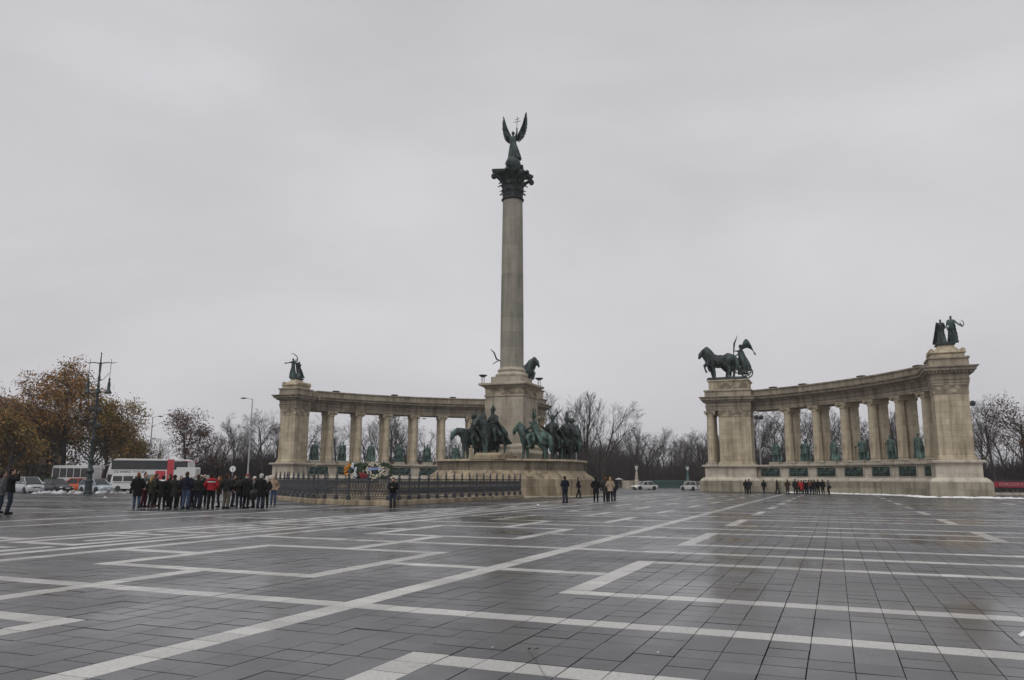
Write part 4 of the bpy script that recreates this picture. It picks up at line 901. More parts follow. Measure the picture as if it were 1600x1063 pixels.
def car(name, X, Y, hd, col, label, L_=4.2, Wd=1.7, Ht=1.45, style='hatch', group='cars parked beyond the snow bank', lit=False, z=-.04):
    """heading hd in degrees from +X; local +x is the front"""
    e = empty(name, (X, Y, z), R_(hd), label, 'car', group); m = paint(*col)
    hl = L_ / 2; hw = Wd / 2; g = .2; belt = Ht * .60; hood = Ht * .55
    if style == 'hatch': ws0, ws1, r1, r0 = hl - L_ * .24, hl - L_ * .42, -hl + L_ * .16, -hl + .06; deck = belt + .02
    elif style == 'mpv': ws0, ws1, r1, r0 = hl - L_ * .15, hl - L_ * .38, -hl + L_ * .10, -hl + .05; deck = belt + .03
    else: ws0, ws1, r1, r0 = hl - L_ * .27, hl - L_ * .43, -hl + L_ * .28, -hl + L_ * .15; deck = belt + .0
    def sec(x, w_, zb, zt):
        c = .09; return [(x, -w_ + .03, zb), (x, -w_, zb + .16), (x, -w_, zt - .22), (x, -w_ + c * .8, zt - .03), (x, -w_ * .55, zt + .012), (x, 0, zt + .03), (x, w_ * .55, zt + .012), (x, w_ - c * .8, zt - .03), (x, w_, zt - .22), (x, w_, zb + .16), (x, w_ - .03, zb)]
    mb = MB(); st = [(hl, hw * .72, g + .12, hood - .22), (hl - .06, hw * .84, g + .02, hood - .12), (hl - .25, hw * .95, g, hood - .05), (hl - .7, hw, g, hood), (ws0, hw, g, belt - .02), (0, hw, g, belt), (r0 + .25 if style == 'sedan' else -hl + .5, hw, g, deck), (-hl + .18, hw * .96, g, deck - .03), (-hl + .04, hw * .9, g + .04, deck - .1), (-hl, hw * .82, g + .14, deck - .2)]
    mb.rings([sec(*q) for q in st]); body = mb.build('body', m, e, 35)
    # greenhouse: glass shell, roof skin and pillars
    zr = Ht - .02; wb, wt_ = hw - .06, hw - .24
    lw = [(ws0, wb * .92, belt - .06), (ws1, wt_, zr), (r1, wt_, zr - .02), (r0, wb * .9, deck - .06)]
    mb = MB(); P8 = [(ws0, -wb, belt - .06), (ws0, wb, belt - .06), (ws1, wt_, zr), (ws1, -wt_, zr), (r0, -wb, deck - .06), (r0, wb, deck - .06), (r1, wt_, zr), (r1, -wt_, zr)]
    mb.add(P8, [(3, 2, 6, 7), (0, 1, 5, 4)]); mb.add([(a, b * .97, c - .012) for a, b, c in P8], [(0, 1, 2, 3), (4, 5, 6, 7), (1, 5, 6, 2), (0, 4, 7, 3)]); mb.build('cabin', M_BLACKP, e)
    def quad(nm, pts, off, mm=M_GLASS):
        q = MB(); o_ = Vector(off); pts = [Vector(p) for p in pts]; c = sum(pts, Vector()) / len(pts)
        pts = [c + (p - c) * .93 for p in pts]; q.rings([[p for p in pts], [p + o_ for p in pts]]); return q.build(nm, mm, e)
    quad('windscreen', [P8[0], P8[1], P8[2], P8[3]], (.02, 0, .02)); quad('rear_window', [P8[5], P8[4], P8[7], P8[6]], (-.02, 0, .02))
    xm = (ws1 + r1) / 2 + .1
    for sy in (-1, 1):
        def pt(x, low): 
            if low: return (x, sy * wb, belt - .04)
            return (x, sy * wt_, zr - .04)
        quad('side_window', [pt(ws0 - .12, 1), pt(xm + .05, 1), pt(xm + .02, 0), pt(ws1 - .04, 0)], (0, sy * .015, .0)); quad('side_window', [pt(xm - .02, 1), pt(r0 + (.25 if style != 'sedan' else .1), 1), pt(r1 + .04, 0), pt(xm - .04, 0)], (0, sy * .015, 0))
        for (xa, xb) in ((ws0, ws1), (xm, xm - .02), (r0, r1)): q = MB(); q.tube([(xa, sy * (wb + .0), belt - .05), (xb, sy * (wt_ + .005), zr - .01)], .042, 6); q.build('pillar', m, e, 60)
    mb = MB(); mb.rings([[(x, y * s_, zr + dz) for x, y in ((ws1 + .04, -wt_), (ws1 + .04, wt_), (r1 - .04, wt_), (r1 - .04, -wt_))] for s_, dz in ((1.02, -.03), (1.0, .01), (.75, .04))]); mb.build('roof', m, e, 30)
    for sy in (-1, 1):
        q = MB(); q.ball((hl - .12, sy * hw * .66, hood - .24), (.12, .2, .085), 8); q.build('headlight', mat('lit_lamp', (.9, .86, .7), .2, emit=(.9, .8, .55)) if lit else M_CHROME, e, 'all')
        q = MB(); q.box((-hl + .05, sy * hw * .72, deck - .26), (.1, .26, .2)); q.build('tail_light', M_RED, e)
        q = MB(); q.ball((ws0 - .2, sy * (hw + .09), belt + .06), (.07, .11, .08), 8); q.build('mirror', m, e, 'all')
        for x in (hl - L_ * .19, -hl + L_ * .19):
            q = MB(); q.rings([[(x + .37 * math.cos(a), sy * (hw - .1 + d), .31 + .37 * math.sin(a)) for a in [2 * math.pi * k / 18 for k in range(18)]] for d in (0, .104)]); q.build('wheel_arch', M_BLACKP, e)
            wheel_parts(e, x, sy * (hw - .06), .31, .2)
    for sx, nm in ((1, 'front_bumper'), (-1, 'rear_bumper')):
        q = MB(); q.rings([[(sx * (hl + d), y * hw, zz) for zz in (.26, .46)] + [(sx * (hl + d - .1), y * hw, zz) for zz in (.46, .26)] for y, d in ((-.9, -.12), (-.6, .03), (0, .06), (.6, .03), (.9, -.12))]); q.build(nm, m if L_ < 4.3 else M_BLACKP, e)
        q = MB(); q.box((sx * (hl + .07), 0, .48), (.02, .46, .11)); q.build('number_plate', M_PLATE, e)
    q = MB(); q.box((hl + .0, 0, hood - .3), (.06, hw * .8, .1)); q.build('grille', M_BLACKP, e)
    return e
WHT = ('white', (.58, .58, .57)); SIL = ('silver', (.42, .44, .46), .3); LBL = ('ice_blue', (.36, .43, .48), .2); DRK = ('dark_blue', (.018, .022, .032)); ORG = ('orange', (.62, .09, .015)); RD = ('wine_red', (.28, .018, .03))
def atc(name, px, Y, *a, **k): p = at(px, Y); return car(name, p.x, p.y, *a, **k)
atc('parked_car', 47, 79, -38, SIL, 'silver people carrier at the left, front facing the square', L_=4.1, Ht=1.62, style='mpv')
atc('parked_car', 89, 84, -28, DRK, 'dark blue saloon parked behind the snow bank beside the silver people carrier', L_=4.3, Ht=1.42, style='sedan')
atc('parked_car', 117, 92, -150, ORG, 'bright orange car parked in front of the white coach', L_=4.0, Ht=1.5, style='hatch')
atc('parked_car', 154, 82, -32, LBL, 'pale blue car parked beside the ornate lamp post', L_=4.2, Ht=1.44, style='hatch')
atc('parked_car', 168, 104, -15, RD, 'dark red car half hidden between the pale blue car and the tour bus', L_=4.2, Ht=1.45, style='sedan')
atc('driving_car', 1008, 132, -158, WHT, 'white saloon with lit headlights driving between column and right colonnade', L_=4.3, Ht=1.42, style='sedan', group='cars driving behind the square', lit=True)
atc('driving_car', 1082, 127, 118, WHT, 'white hatchback seen from behind beside the right colonnade', L_=4.0, Ht=1.45, style='hatch', group='cars driving behind the square')
q = at(-8, 74); 
# white van
def van(px, Y, hd):
    p = at(px, Y, -.04); e = empty('van', p, R_(hd), 'white minibus van with side windows parked before the tour bus', 'van'); m = paint(*WHT)
    L_, hw, Ht = 5.0, .92, 2.1; hl = L_ / 2
    mb = MB(); prof = [(-hl, .3), (-hl - .02, 1.0), (-hl + .12, 1.9), (-hl + .35, Ht), (hl - 1.35, Ht), (hl - 1.1, 2.02), (hl - .55, 1.18), (hl - .05, .98), (hl, .6), (hl - .04, .3)]
    mb.rings([[(x, y * hw, z if z < 1.1 else z) for x, z in prof] for y in (-1, 1)]); bm_ = mb
    b = MB(); b.rings([[(x * (.99 if abs(y) == 1 else 1), y * hw * (1 - .1 * max(0, z - 1.1)), z - (.03 if abs(y) == 1 and z > 1.9 else 0)) for x, z in prof] for y in (-1, -.9, .9, 1)]); b.build('body', m, e, 30)
    for sy in (-1, 1):
        for x0, x1 in ((-2.2, -1.15), (-1.0, .1), (.3, 1.15)):
            g = MB(); y0 = sy * hw; g.rings([[(x0, y0 * .985 + sy * d, 1.18), (x1, y0 * .985 + sy * d, 1.18), (x1 - (.1 if x1 > 1 else 0), y0 * .93 + sy * d, 1.78), (x0, y0 * .93 + sy * d, 1.78)] for d in (-.02, .02)]); g.build('side_window', M_GLASS, e)
        g = MB(); g.box((-.2, sy * (hw + .004), 1.0), (3.9, .02, .05)); g.build('door_rail', M_BLACKP, e)
        g = MB(); g.box((.05, sy * (hw + .01), .92), (.16, .04, .05)); g.box((.3, sy * (hw + .01), .92), (.16, .04, .05)); g.build('door_handle', M_BLACKP, e)
        for x in (-hl + .95, hl - .9): wheel_parts(e, x, sy * (hw - .08), .33, .2)
        g = MB(); g.box((-hl - .01, sy * .8, .85), (.06, .12, .4)); g.build('tail_light', M_RED, e)
        g = MB(); g.ball((hl - .06, sy * .66, .72), (.06, .16, .11), 8); g.build('headlight', M_CHROME, e, 'all')
    g = MB(); g.rings([[(hl - 1.02 + d, -.78, 1.95), (hl - 1.02 + d, .78, 1.95), (hl - .58 + d, .8, 1.22), (hl - .58 + d, -.8, 1.22)] for d in (-.02, .03)]); g.build('windscreen', M_GLASS, e)
    g = MB(); g.box((-hl + .03, 0, 1.5), (.06, 1.4, .5)); g.build('rear_window', M_GLASS, e)
    for sx in (-1, 1): g = MB(); g.box((sx * hl, 0, .42), (.12, 1.7, .2)); g.build('bumper', M_BLACKP, e)
van(213, 94, 2)
def bus_glass(e, x0, x1, y, z0, z1, nm='window'):
    g = MB(); g.box(((x0 + x1) / 2, y, (z0 + z1) / 2), (x1 - x0, .03, z1 - z0)); return g.build(nm, M_GLASS, e)
def text_mesh(txt, size, m, par, loc, rot, name='lettering', ext=.004):
    cu = bpy.data.curves.new('t', 'FONT'); cu.body = txt; cu.size = size; cu.extrude = ext; cu.align_x = 'CENTER'; cu.align_y = 'CENTER'
    o_ = bpy.data.objects.new('t', cu); COL.objects.link(o_); dg = bpy.context.evaluated_depsgraph_get(); dg.update()
    me = bpy.data.meshes.new_from_object(o_.evaluated_get(dg)); bpy.data.objects.remove(o_); bpy.data.curves.remove(cu)
    r = link(name, setmat(me, m), par, loc); r.rotation_euler = rot; return r
M_WHT = paint(*WHT); M_BUSRED = paint('bus_red', (.42, .02, .035)); M_INK = mat('sign_ink', (.03, .03, .035), .6)
# double-decker tour bus seen side-on, front to the left
p = at(237, 106, -.04); e = empty('tour_bus', p, R_(4), 'white double-decker tour bus with red rear and dark upper windows', 'bus'); L_ = 10.5; hl = L_ / 2
mb = MB(); prof = [(-hl + .25, .35), (-hl, .8), (-hl + .02, 2.0), (-hl + .35, 3.4), (-hl + .75, 3.95), (-hl + 1.3, 4.08), (hl - .5, 4.0), (hl - .1, 3.8), (hl, 3.2), (hl, .45), (hl - .1, .35)]
mb.rings([[(x, y * 1.25, z - (.06 if abs(y) > .95 and z > 3.7 else 0)) for x, z in prof] for y in (-1, -.92, .92, 1)]); mb.build('body', M_WHT, e, 30)
for sy in (-1, 1):
    for k in range(6):
        x0 = -hl + .55 + k * 1.31; bus_glass(e, x0, x0 + 1.30, sy * 1.262, 2.66, 3.84)
    bus_glass(e, hl - 1.9, hl - .15, sy * 1.262, 2.66, 3.76)
    for k in range(6): x0 = -hl + .1 + k * 1.05; bus_glass(e, x0 + .06, x0 + 1.02, sy * 1.262, 1.0, 2.0, 'lower_window')
    g = MB(); g.box((hl - 2.35, sy * 1.262, 2.55), (.85, .035, 2.9)); g.build('red_stripe', M_BUSRED, e)
    g = MB(); g.box((hl - 3.6, sy * 1.262, 1.95), (1.3, .035, 1.1)); g.build('red_panel', M_BUSRED, e)
    g = MB(); g.box((-hl + 1.3, sy * 1.262, .62), (1.8, .035, .16)); g.build('red_band', M_BUSRED, e)
    g = MB(); g.box((hl - .35, sy * 1.258, 3.75), (1.0, .03, .12)); g.build('red_edge', M_BUSRED, e)
    for x in (-hl + 2.2, hl - 3.0, hl - 1.7): wheel_parts(e, x, sy * 1.12, .5, .28)
text_mesh('OLYMPIC TOURS', .55, M_INK, e, (-hl + 3.0, -1.266, 2.3), (math.pi / 2, 0, 0))
g = MB(); g.box((-hl + .12, 0, 3.1), (.2, 2.2, 1.1)); g.build('upper_windscreen', M_GLASS, e); g = MB(); g.box((-hl + .02, 0, 1.6), (.06, 2.2, 1.1)); g.build('lower_windscreen', M_GLASS, e)
for sy in (-1, 1): g = MB(); g.tube([(-hl + .3, sy * 1.2, 3.3), (-hl - .3, sy * 1.4, 3.1), (-hl - .3, sy * 1.4, 2.7)], [.03, .03, .09], 6); g.build('mirror_arm', M_WHT, e)
# white box lorry roof behind the bus (only its top shows), then the coach behind the orange car
p = at(296, 100, -.04); e = empty('box_van', p, R_(6), 'white box van body showing behind the crowd at the rear of the tour bus', 'van')
g = MB(); g.rings([[(-1.25, y, .7), (1.1, y, .7), (1.1, y, 2.75), (1.0, y, 2.9), (-1.15, y, 2.9), (-1.25, y, 2.8)] for y in (-1.05, 1.05)]); g.build('body', M_WHT, e, 20)
g = MB(); g.box((1.75, 0, 1.2), (1.3, 1.9, 1.5), 0, .85); g.build('cab', M_WHT, e)
g = MB(); g.box((1.85, -.93, 1.55), (.7, .08, .55)); g.build('side_window', M_GLASS, e)
for sy in (-1, 1):
    for x in (-.7, 1.7): wheel_parts(e, x, sy * .9, .4, .24)
p = at(121, 103, -.04); e = empty('coach', p, R_(-8), 'small white coach parked under the autumn tree behind the orange car', 'bus', None); e.scale = (.7, 1, 1); L_ = 7.6; hl = L_ / 2
mb = MB(); prof = [(-hl, .4), (-hl - .05, 1.5), (-hl + .1, 3.0), (-hl + .3, 3.12), (hl - .5, 3.12), (hl - .1, 2.9), (hl, 1.4), (hl, .45)]
mb.rings([[(x, y * 1.2, z - (.06 if abs(y) > .95 and z > 2.9 else 0)) for x, z in prof] for y in (-1, -.92, .92, 1)]); mb.build('body', M_WHT, e, 30)
for sy in (-1, 1):
    for k, (x0, x1) in enumerate(((-3.55, -2.3), (-2.15, -.9), (-.75, .5), (.65, 1.9), (2.05, 3.3))): bus_glass(e, x0, x1, sy * 1.21, 1.6, 2.75)
    g = MB(); g.box((0, sy * 1.208, 1.15), (7.2, .02, .1)); g.build('side_trim', mat('trim_grey', (.2, .2, .21), .5), e)
    for x in (-hl + 1.6, hl - 1.5): wheel_parts(e, x, sy * 1.05, .45, .26)
g = MB(); g.lathe([(.2, 3.1), (.2, 3.2), (.12, 3.3)], 10); g.build('roof_vent', M_WHT, e)
g = MB(); g.box((-hl - .0, 0, 2.1), (.1, 2.0, 1.1)); g.build('rear_window', M_GLASS, e)

# ------------------------------------------------------------------ lamps, signs, railings
M_LAMPG = mat('lamp_green', (.03, .04, .042), .5, .3, var=.3, scale=2)
p = at(141, 74, 0); e = empty('ornate_lamp_post', p, 0, 'tall ornate dark iron lamp post with hanging lanterns before the autumn tree', 'lamp post'); e.scale = (.78, .78, 1)
HL = 13.4
mb = MB(); mb.lathe([(.5, 0), (.5, .25), (.42, .3), (.40, 1.1), (.46, 1.16), (.44, 1.3), (.32, 1.4), (.30, 1.9), (.42, 2.0), (.45, 2.15), (.36, 2.3), (.27, 2.5), (.25, 3.1), (.3, 3.2), (.22, 3.35)], 14); mb.build('base', M_LAMPG, e, 40)
mb = MB(); mb.lathe([(.21, 3.3), (.19, 5.0), (.22, 5.05), (.22, 5.15), (.18, 5.25), (.15, 7.2), (.18, 7.25), (.15, 7.4), (.13, 10.0), (.2, 10.1), (.12, 10.3), (.16, 11.0), (.1, 11.2), (.15, 12.2), (.08, 12.5), (.05, 13.2), (.09, 13.3), (.01, HL)], 10); mb.build('shaft', M_LAMPG, e, 40)
for sy in (-1, 1):
    mb = MB(); mb.tube([(0, 0, 12.3), (sy * .8, 0, 12.4), (sy * 1.5, 0, 12.35), (sy * 2.0, 0, 12.42)], [.06, .05, .04, .02], 6); mb.tube([(0, 0, 10.6), (sy * .5, 0, 10.75), (sy * 1.2, 0, 11.4)], .03, 5); mb.tube([(sy * 1.3, 0, 12.4), (sy * 1.3, 0, 12.75)], .03, 5); arm = mb.build('arm', M_LAMPG, e, 60)
    mb = MB(); mb.tube([(sy * 1.3, 0, 12.35), (sy * 1.28, 0, 10.6)], .03, 5); mb.lathe([(.08, 10.9), (.12, 10.8), (.1, 10.6), (.14, 10.5), (.18, 10.3), (.16, 9.9), (.22, 9.75), (.4, 9.5), (.36, 9.42), (.1, 9.4)], 12, (sy * 1.28, 0, 0)); mb.build('lantern', M_LAMPG, arm, 40)
for (x, z) in ((-.5, 7.9), (.5, 7.8), (-.45, 6.6), (.45, 6.4)):
    mb = MB(); mb.rings([[(x + r * math.cos(a), d, z + r * math.sin(a)) for a in [2 * math.pi * k / 14 for k in range(14)]] for r, d in ((.1, .25), (.22, .2), (.3, -.2), (.27, -.22))]); mb.tube([(0, 0, z), (x, 0, z)], .04, 5); mb.build('floodlight', M_BLACKP, e, 40)
mb = MB(); mb.lathe([(.27, 9.85), (.3, 9.7), (.4, 9.5), (.3, 9.45)], 12); mb.build('centre_lantern', M_LAMPG, e, 40)
def street_light(px, Y, h_, heads, label, tilt=0):
    p = at(px, Y, -.04); e = empty('street_light', p, 0, label, 'street light', 'tall grey street lights')
    mb = MB(); mb.lathe([(.15, 0), (.14, 1.2), (.11, 1.3), (.09, h_ * .6), (.06, h_)], 8); mb.build('mast', M_GALV, e, 40)
    for sx in heads:
        mb = MB(); mb.tube([(0, 0, h_ - .05), (sx * .9, 0, h_ + .12)], .035, 5); a = mb.build('arm', M_GALV, e)
        mb = MB(); mb.ball((sx * 1.15, 0, h_ + .1), (.4, .17, .11), 8); mb.build('lamp_head', mat('head_grey', (.12, .12, .13), .5), a, 'all')
street_light(232, 118, 10.6, (-1, 1), 'street light with two heads rising behind the tour bus')
street_light(388, 100, 11.6, (-1,), 'single-headed street light left of the left colonnade')
street_light(247, 150, 8.8, (-1,), 'thin distant lamp mast behind the tour bus roof')
street_light(902, 150, 14.4, (-1,), 'street light behind the right hand bronze horsemen')
street_light(652, 145, 12.5, (1,), 'pale mast standing behind the left colonnade columns')
p = at(364, 88, -.04); e = empty('road_sign', p, 0, 'round white road sign on a pole above the crowd', 'sign')
mb = MB(); mb.tube([(0, 0, 0), (0, 0, 2.3)], .035, 6); mb.build('pole', M_GALV, e)
mb = MB(); mb.rings([[(r * math.cos(a), d, 2.6 + r * math.sin(a)) for a in [2 * math.pi * k / 20 for k in range(20)]] for r, d in ((.33, .02), (.33, -.02))]); mb.build('disc', mat('sign_white', (.7, .7, .7), .4), e)
mb = MB(); mb.box((.02, -.03, 2.58), (.06, .012, .34)); mb.build('symbol', M_INK, e)
# floodlight masts behind the right colonnade
def flood_mast(px, Y, h_, label):
    p = at(px, Y, -.04); e = empty('floodlight_mast', p, 0, label, 'floodlight', 'floodlight masts behind the right colonnade')
    mb = MB(); mb.lathe([(.16, 0), (.12, h_ * .5), (.09, h_)], 8); mb.build('mast', M_GALV, e, 40)
    for sx in (-1, 1):
        mb = MB(); mb.rings([[(sx * .42 + r * math.cos(a), d, h_ + .1 + r * math.sin(a)) for a in [2 * math.pi * k / 14 for k in range(14)]] for r, d in ((.2, .25), (.34, .2), (.40, -.2), (.36, -.22))]); mb.build('lamp', M_BLACKP, e, 40)
    mb = MB(); mb.box((0, .1, h_ - .1), (1.1, .08, .08)); mb.build('crossbar', M_GALV, e)
flood_mast(1191, 132, 12.0, 'mast with two round floodlights seen in the first bay of right colonnade')
flood_mast(1527, 108, 12.2, 'floodlight mast beside the outer pillar of the right colonnade')
# bridge lamps, parapet and railing behind the driving cars
M_VERD = mat('verdigris_paint', (.06, .13, .125), .55, .2, var=.3, scale=1.5)
for k, (px, Y) in enumerate(((996, 146), (1076, 150))):
    p = at(px, Y, -.04); e = empty('bridge_lamp', p, R_(12), '%s lamp post on a stone block %s' % (('pale stone', 'beside the white saloon') if k == 0 else ('green bronze', 'above the white hatchback')), 'lamp post', 'lamps on the bridge parapet')
    mb = MB(); mb.box((0, 0, .7), (1.2, 1.2, 1.4), 0, .92); mb.build('stone_block', M_STONE2, e)
    mb = MB(); mb.lathe([(.42, 1.4), (.4, 1.6), (.26, 1.8), (.3, 2.2), (.2, 2.5), (.16, 3.3), (.24, 3.4), (.12, 3.5)], 12); mb.build('pillar', M_STONE2 if k == 0 else M_VERD, e, 40)
    mb = MB(); mb.lathe([(.2, 3.5), (.36, 4.15), (.30, 4.16)], 8); mb.build('lantern_glass', M_CHROME, e)
    mb = MB(); mb.lathe([(.42, 4.16), (.3, 4.35), (.08, 4.5), (.02, 4.75)], 8); mb.build('lantern_cap', M_BRDARK, e)
p = at(1048, 152, -.04); e = empty('bridge_railing', p, 0, 'low green bridge railing between the two bridge lamps', 'railing')
for z in (.15, 1.55): mb = MB(); mb.box((0, 0, z), (8.4, .12, .14)); mb.build('rail', M_VERD, e)
gm = MB(); gm.box((0, 0, .85), (.07, .06, 1.3)); gm = gm.mesh('baluster', M_VERD)
for k in range(64): link('baluster', gm, e, (-4.15 + k * 8.3 / 63, 0, 0))
p = at(985, 146, -.04); e = empty('stone_parapet', p, 0, 'short pale stone parapet wall at the left end of the bridge', 'wall')
mb = MB(); mb.b2(-1.4, .6, -.3, .3, 0, 1.3); mb.build('wall', M_STONE2, e); mb = MB(); mb.b2(-1.5, .7, -.38, .38, 1.3, 1.5); mb.build('coping', M_STONE2, e)
p = at(968, 112, -.04); e = empty('parasol', p, 0, 'small white parasol over a stall behind the walking group', 'parasol')
mb = MB(); mb.lathe([(.62, 1.66), (.62, 1.69), (.3, 1.82), (.04, 1.9)], 8); mb.build('canopy', mat('canopy_grey', (.36, .36, .37), .7), e); mb = MB(); mb.tube([(0, 0, 0), (0, 0, 2.05)], .02, 6); mb.build('pole', M_GALV, e)
# fence and red banner at the right edge
p = at(1585, 100, -.04); rf = empty('park_fence', p, R_(-6), 'dark metal park fence at the right edge behind the red banner', 'fence')
for z in (.25, 1.75): mb = MB(); mb.box((0, 0, z), (13, .06, .08)); mb.build('rail', M_IRON, rf)
gm = MB(); gm.box((0, 0, 1.0), (.035, .035, 1.8)); gm = gm.mesh('bar', M_IRON)
for k in range(90): link('bar', gm, rf, (-6.45 + k * .145, 0, 0))
p = at(1590, 99.5, -.04); bn = empty('banner', p, R_(-6), 'long red banner with pale lettering hung on the fence at the right edge', 'banner')
mb = MB(); rs = []
for i in range(25):
    x = -2.75 + i * 7 / 24; y = .05 * math.sin(i * .9); zo = -.05 * math.sin(i / 24 * math.pi); rs.append([(x, y - .01, .96 + zo), (x, y + .01, .96 + zo), (x, y + .01, 1.68 + zo), (x, y - .01, 1.68 + zo)])
mb.rings(rs); mb.build('cloth', mat('banner_red', (.27, .018, .035), .7, var=.2, scale=2), bn)
text_mesh('KORCSOLYA VERSENY', .56, mat('banner_letter', (.45, .26, .28), .7), bn, (.62, -.09, 1.3), (math.pi / 2, 0, 0))
p = at(1580, 97, -.04); e = empty('kerb_wall', p, R_(-6), 'low concrete edging in front of the park fence on the right', 'wall')
mb = MB(); mb.b2(-6, 9, -.15, .15, 0, .35); mb.build('wall', M_STONE2, e)
# snow: ploughed bank on the left, slush along the foot of the right colonnade
def snow(name, pts, wmin, wmax, hmax, seed, label, m=None):
    rnd = random.Random(seed); mb = MB()
    for k in range(len(pts) - 1):
        a, b = Vector(pts[k]), Vector(pts[k + 1]); n_ = int((b - a).length / .22) + 1
        for i in range(n_):
            c = a.lerp(b, i / n_) + Vector((rnd.uniform(-.2, .2), rnd.uniform(-.6, .6), 0)); r = rnd.uniform(wmin, wmax); h_ = rnd.uniform(.25, 1) * hmax
            rs = []; ph = rnd.random() * 6
            for kk, (f, z) in enumerate(((1, -.03), (.85, .45), (.5, .85), (.1, 1))): rs.append([c + Vector((math.cos(a_) * r * f * (1 + .25 * math.sin(a_ * 3 + ph)), math.sin(a_) * r * f, z * h_ * (1 + .2 * math.sin(a_ * 2 + ph)))) for a_ in [2 * math.pi * j / 9 for j in range(9)]])
            mb.rings(rs)
    o_ = mb.build(name, m or M_SNOW, None, 'all'); tag(o_, label, 'snow', kind='stuff')
snow('snow_bank', [at(66, 77), at(110, 76), at(150, 75.5)], .14, .5, .33, 3, 'ploughed bank of lumpy dirty snow before the parked cars')
snow('snow_bank', [at(150, 77), at(212, 79)], .12, .4, .28, 4, 'low ridge of snow in front of the white van')
snow('slush', [W(s, t) for s, t in ((24.6, 38.6), (29.5, 35.4), (33.5, 30.7), (37.6, 24.6), (38.3, 17.0), (41, 16.5), (46.2, 16.6), (52, 15.5))], .25, .8, .15, 5, 'thin line of slush along the foot of the right colonnade', M_SLUSH)
# museum at the left edge, mostly behind the tree
p = at(-85, 128, -.04); e = empty('museum_building', p, R_(12), 'grey-brown classical building with a low pitched roof at the left edge', 'building')
M_MUS = stone_mat('museum_stone', (.20, .165, .13), course=.9, length=2.0)
mb = MB(); mb.b2(-14, 9.0, 0, 26, 0, 12.2); mb.build('wall', M_MUS, e)
mb = MB(); mb.b2(-14.6, 9.6, -.6, 26.6, 12.2, 13.1); mb.build('cornice', M_MUS, e)
mb = MB(); mb.rings([[(-14.8, y, 13.1), (9.8, y, 13.1), (-2.5, y, 17.0)] for y in (-.8, 26.8)]); mb.build('roof', mat('roof_brown', (.07, .05, .045), .8, var=.3, scale=1), e)
for k in range(6):
    mb = MB(); mb.b2(-12.5 + k * 3.6, -11 + k * 3.6, -.06, .1, 4, 8.5); w_ = mb.build('window', M_GLASS, e); mb = MB(); mb.b2(-12.7 + k * 3.6, -10.8 + k * 3.6, -.2, .1, 3.7, 4); mb.build('sill', M_MUS, w_)
# small litter on the paving
M_LIT = mat('litter_white', (.7, .7, .72), .7)
for k, (px, py, sz, lab) in enumerate(((1595, 996, .16, 'crumpled white paper on the paving at the right edge'), (161, 778, .22, 'scrap of white litter on the paving left of the crowd'), (838, 790, .2, 'scrap of white litter on the paving before the column base'), (767, 1014, .03, 'small white scrap on the slabs, bottom centre left'), (1026, 1022, .03, 'small white scrap on the slabs, bottom centre'))):
    dpt = CAMH / ((py - 749 - (px - 800) * .0052) / 1239.0 * (1 + 0)) ; rdir = _f + _r2 * (px - 800) / FPX + _u2 * (531.5 - py) / FPX; tt = -CAMH / rdir.z; pos = Vector((0, 0, CAMH)) + rdir * tt
    rnd = random.Random(k); mb = MB(); mb.add([(0, 0, .01), (sz, .2 * sz, .02), (sz * .8, sz * .7, .01 + sz * .3), (.2 * sz, sz * .6, .012), (sz * .4, sz * .3, sz * .35)], [(0, 1, 4), (1, 2, 4), (2, 3, 4), (3, 0, 4)])
    tag(mb.build('litter', M_LIT, None, False, pos), lab, 'litter', 'litter on the paving')

def gpt(px, py, z=0.0):
    rdir = _f + _r2 * (px - 800) / FPX + _u2 * (531.5 - py) / FPX; return Vector((0, 0, CAMH)) + rdir * ((z - CAMH) / rdir.z)
a, b = gpt(826, 1016, .012), gpt(857, 1062, .012)
mb = MB(); mb.tube([a - a, (b - a) * .35 + Vector((.006, 0, .004)), (b - a) * .7 - Vector((.005, 0, 0)), b - a], [.0015, .002, .002, .0015], 5)
for k in range(6): q_ = Vector((random.Random(k).uniform(-.03, .07), random.Random(k + 9).uniform(-.02, .06), .004)); mb.tube([q_, q_ + Vector((.03, .02, .008))], [.0015, .004], 4)
tag(mb.build('twig', M_BARK, None, False, a), 'thin dead twig lying on the slabs at the bottom centre', 'twig')
# ------------------------------------------------------------------ people
ROUGH[0] = 0.0
SKIN = mat('skin', (.42, .25, .18), .6, var=.12, scale=8)
def fingers(mb, w_, d, side):
    """four unequal bent fingers and a thumb from the end of the palm"""
    d = d.normalized(); a = d.cross(Vector((0, 1, 0)));
    a = a.normalized() if a.length > .1 else Vector((1, 0, 0)); b = d.cross(a).normalized()
    for k, l in enumerate((.062, .072, .068, .052)):
        o_ = w_ + d * .085 + a * (k - 1.5) * .019; m_ = o_ + d * l * .55 + b * .006; mb.tube([o_ - d * .02, m_, m_ + d * l * .45 + b * .022], [.0095, .009, .007], 5)
    o_ = w_ + d * .03 + a * side * .03; mb.tube([o_, o_ + a * side * .025 + d * .025, o_ + a * side * .028 + d * .06 + b * .012], [.012, .011, .008], 5)
REST = (((-.25, .03, 1.13), (-.245, -.05, .89)), ((.25, .03, 1.13), (.245, -.05, .89)))
POCKET = (((-.29, .06, 1.14), (-.21, -.1, .97)), ((.29, .06, 1.14), (.21, -.1, .97)))
CAMERA = (((-.25, -.2, 1.33), (-.07, -.2, 1.56)), ((.25, -.2, 1.33), (.07, -.2, 1.56)))
PHONE = (((-.25, -.02, 1.12), (-.06, -.24, 1.17)), ((.25, -.02, 1.12), (.06, -.24, 1.17)))
CROSS = (((-.25, -.04, 1.13), (.06, -.2, 1.15)), ((.25, -.04, 1.13), (-.06, -.21, 1.2)))
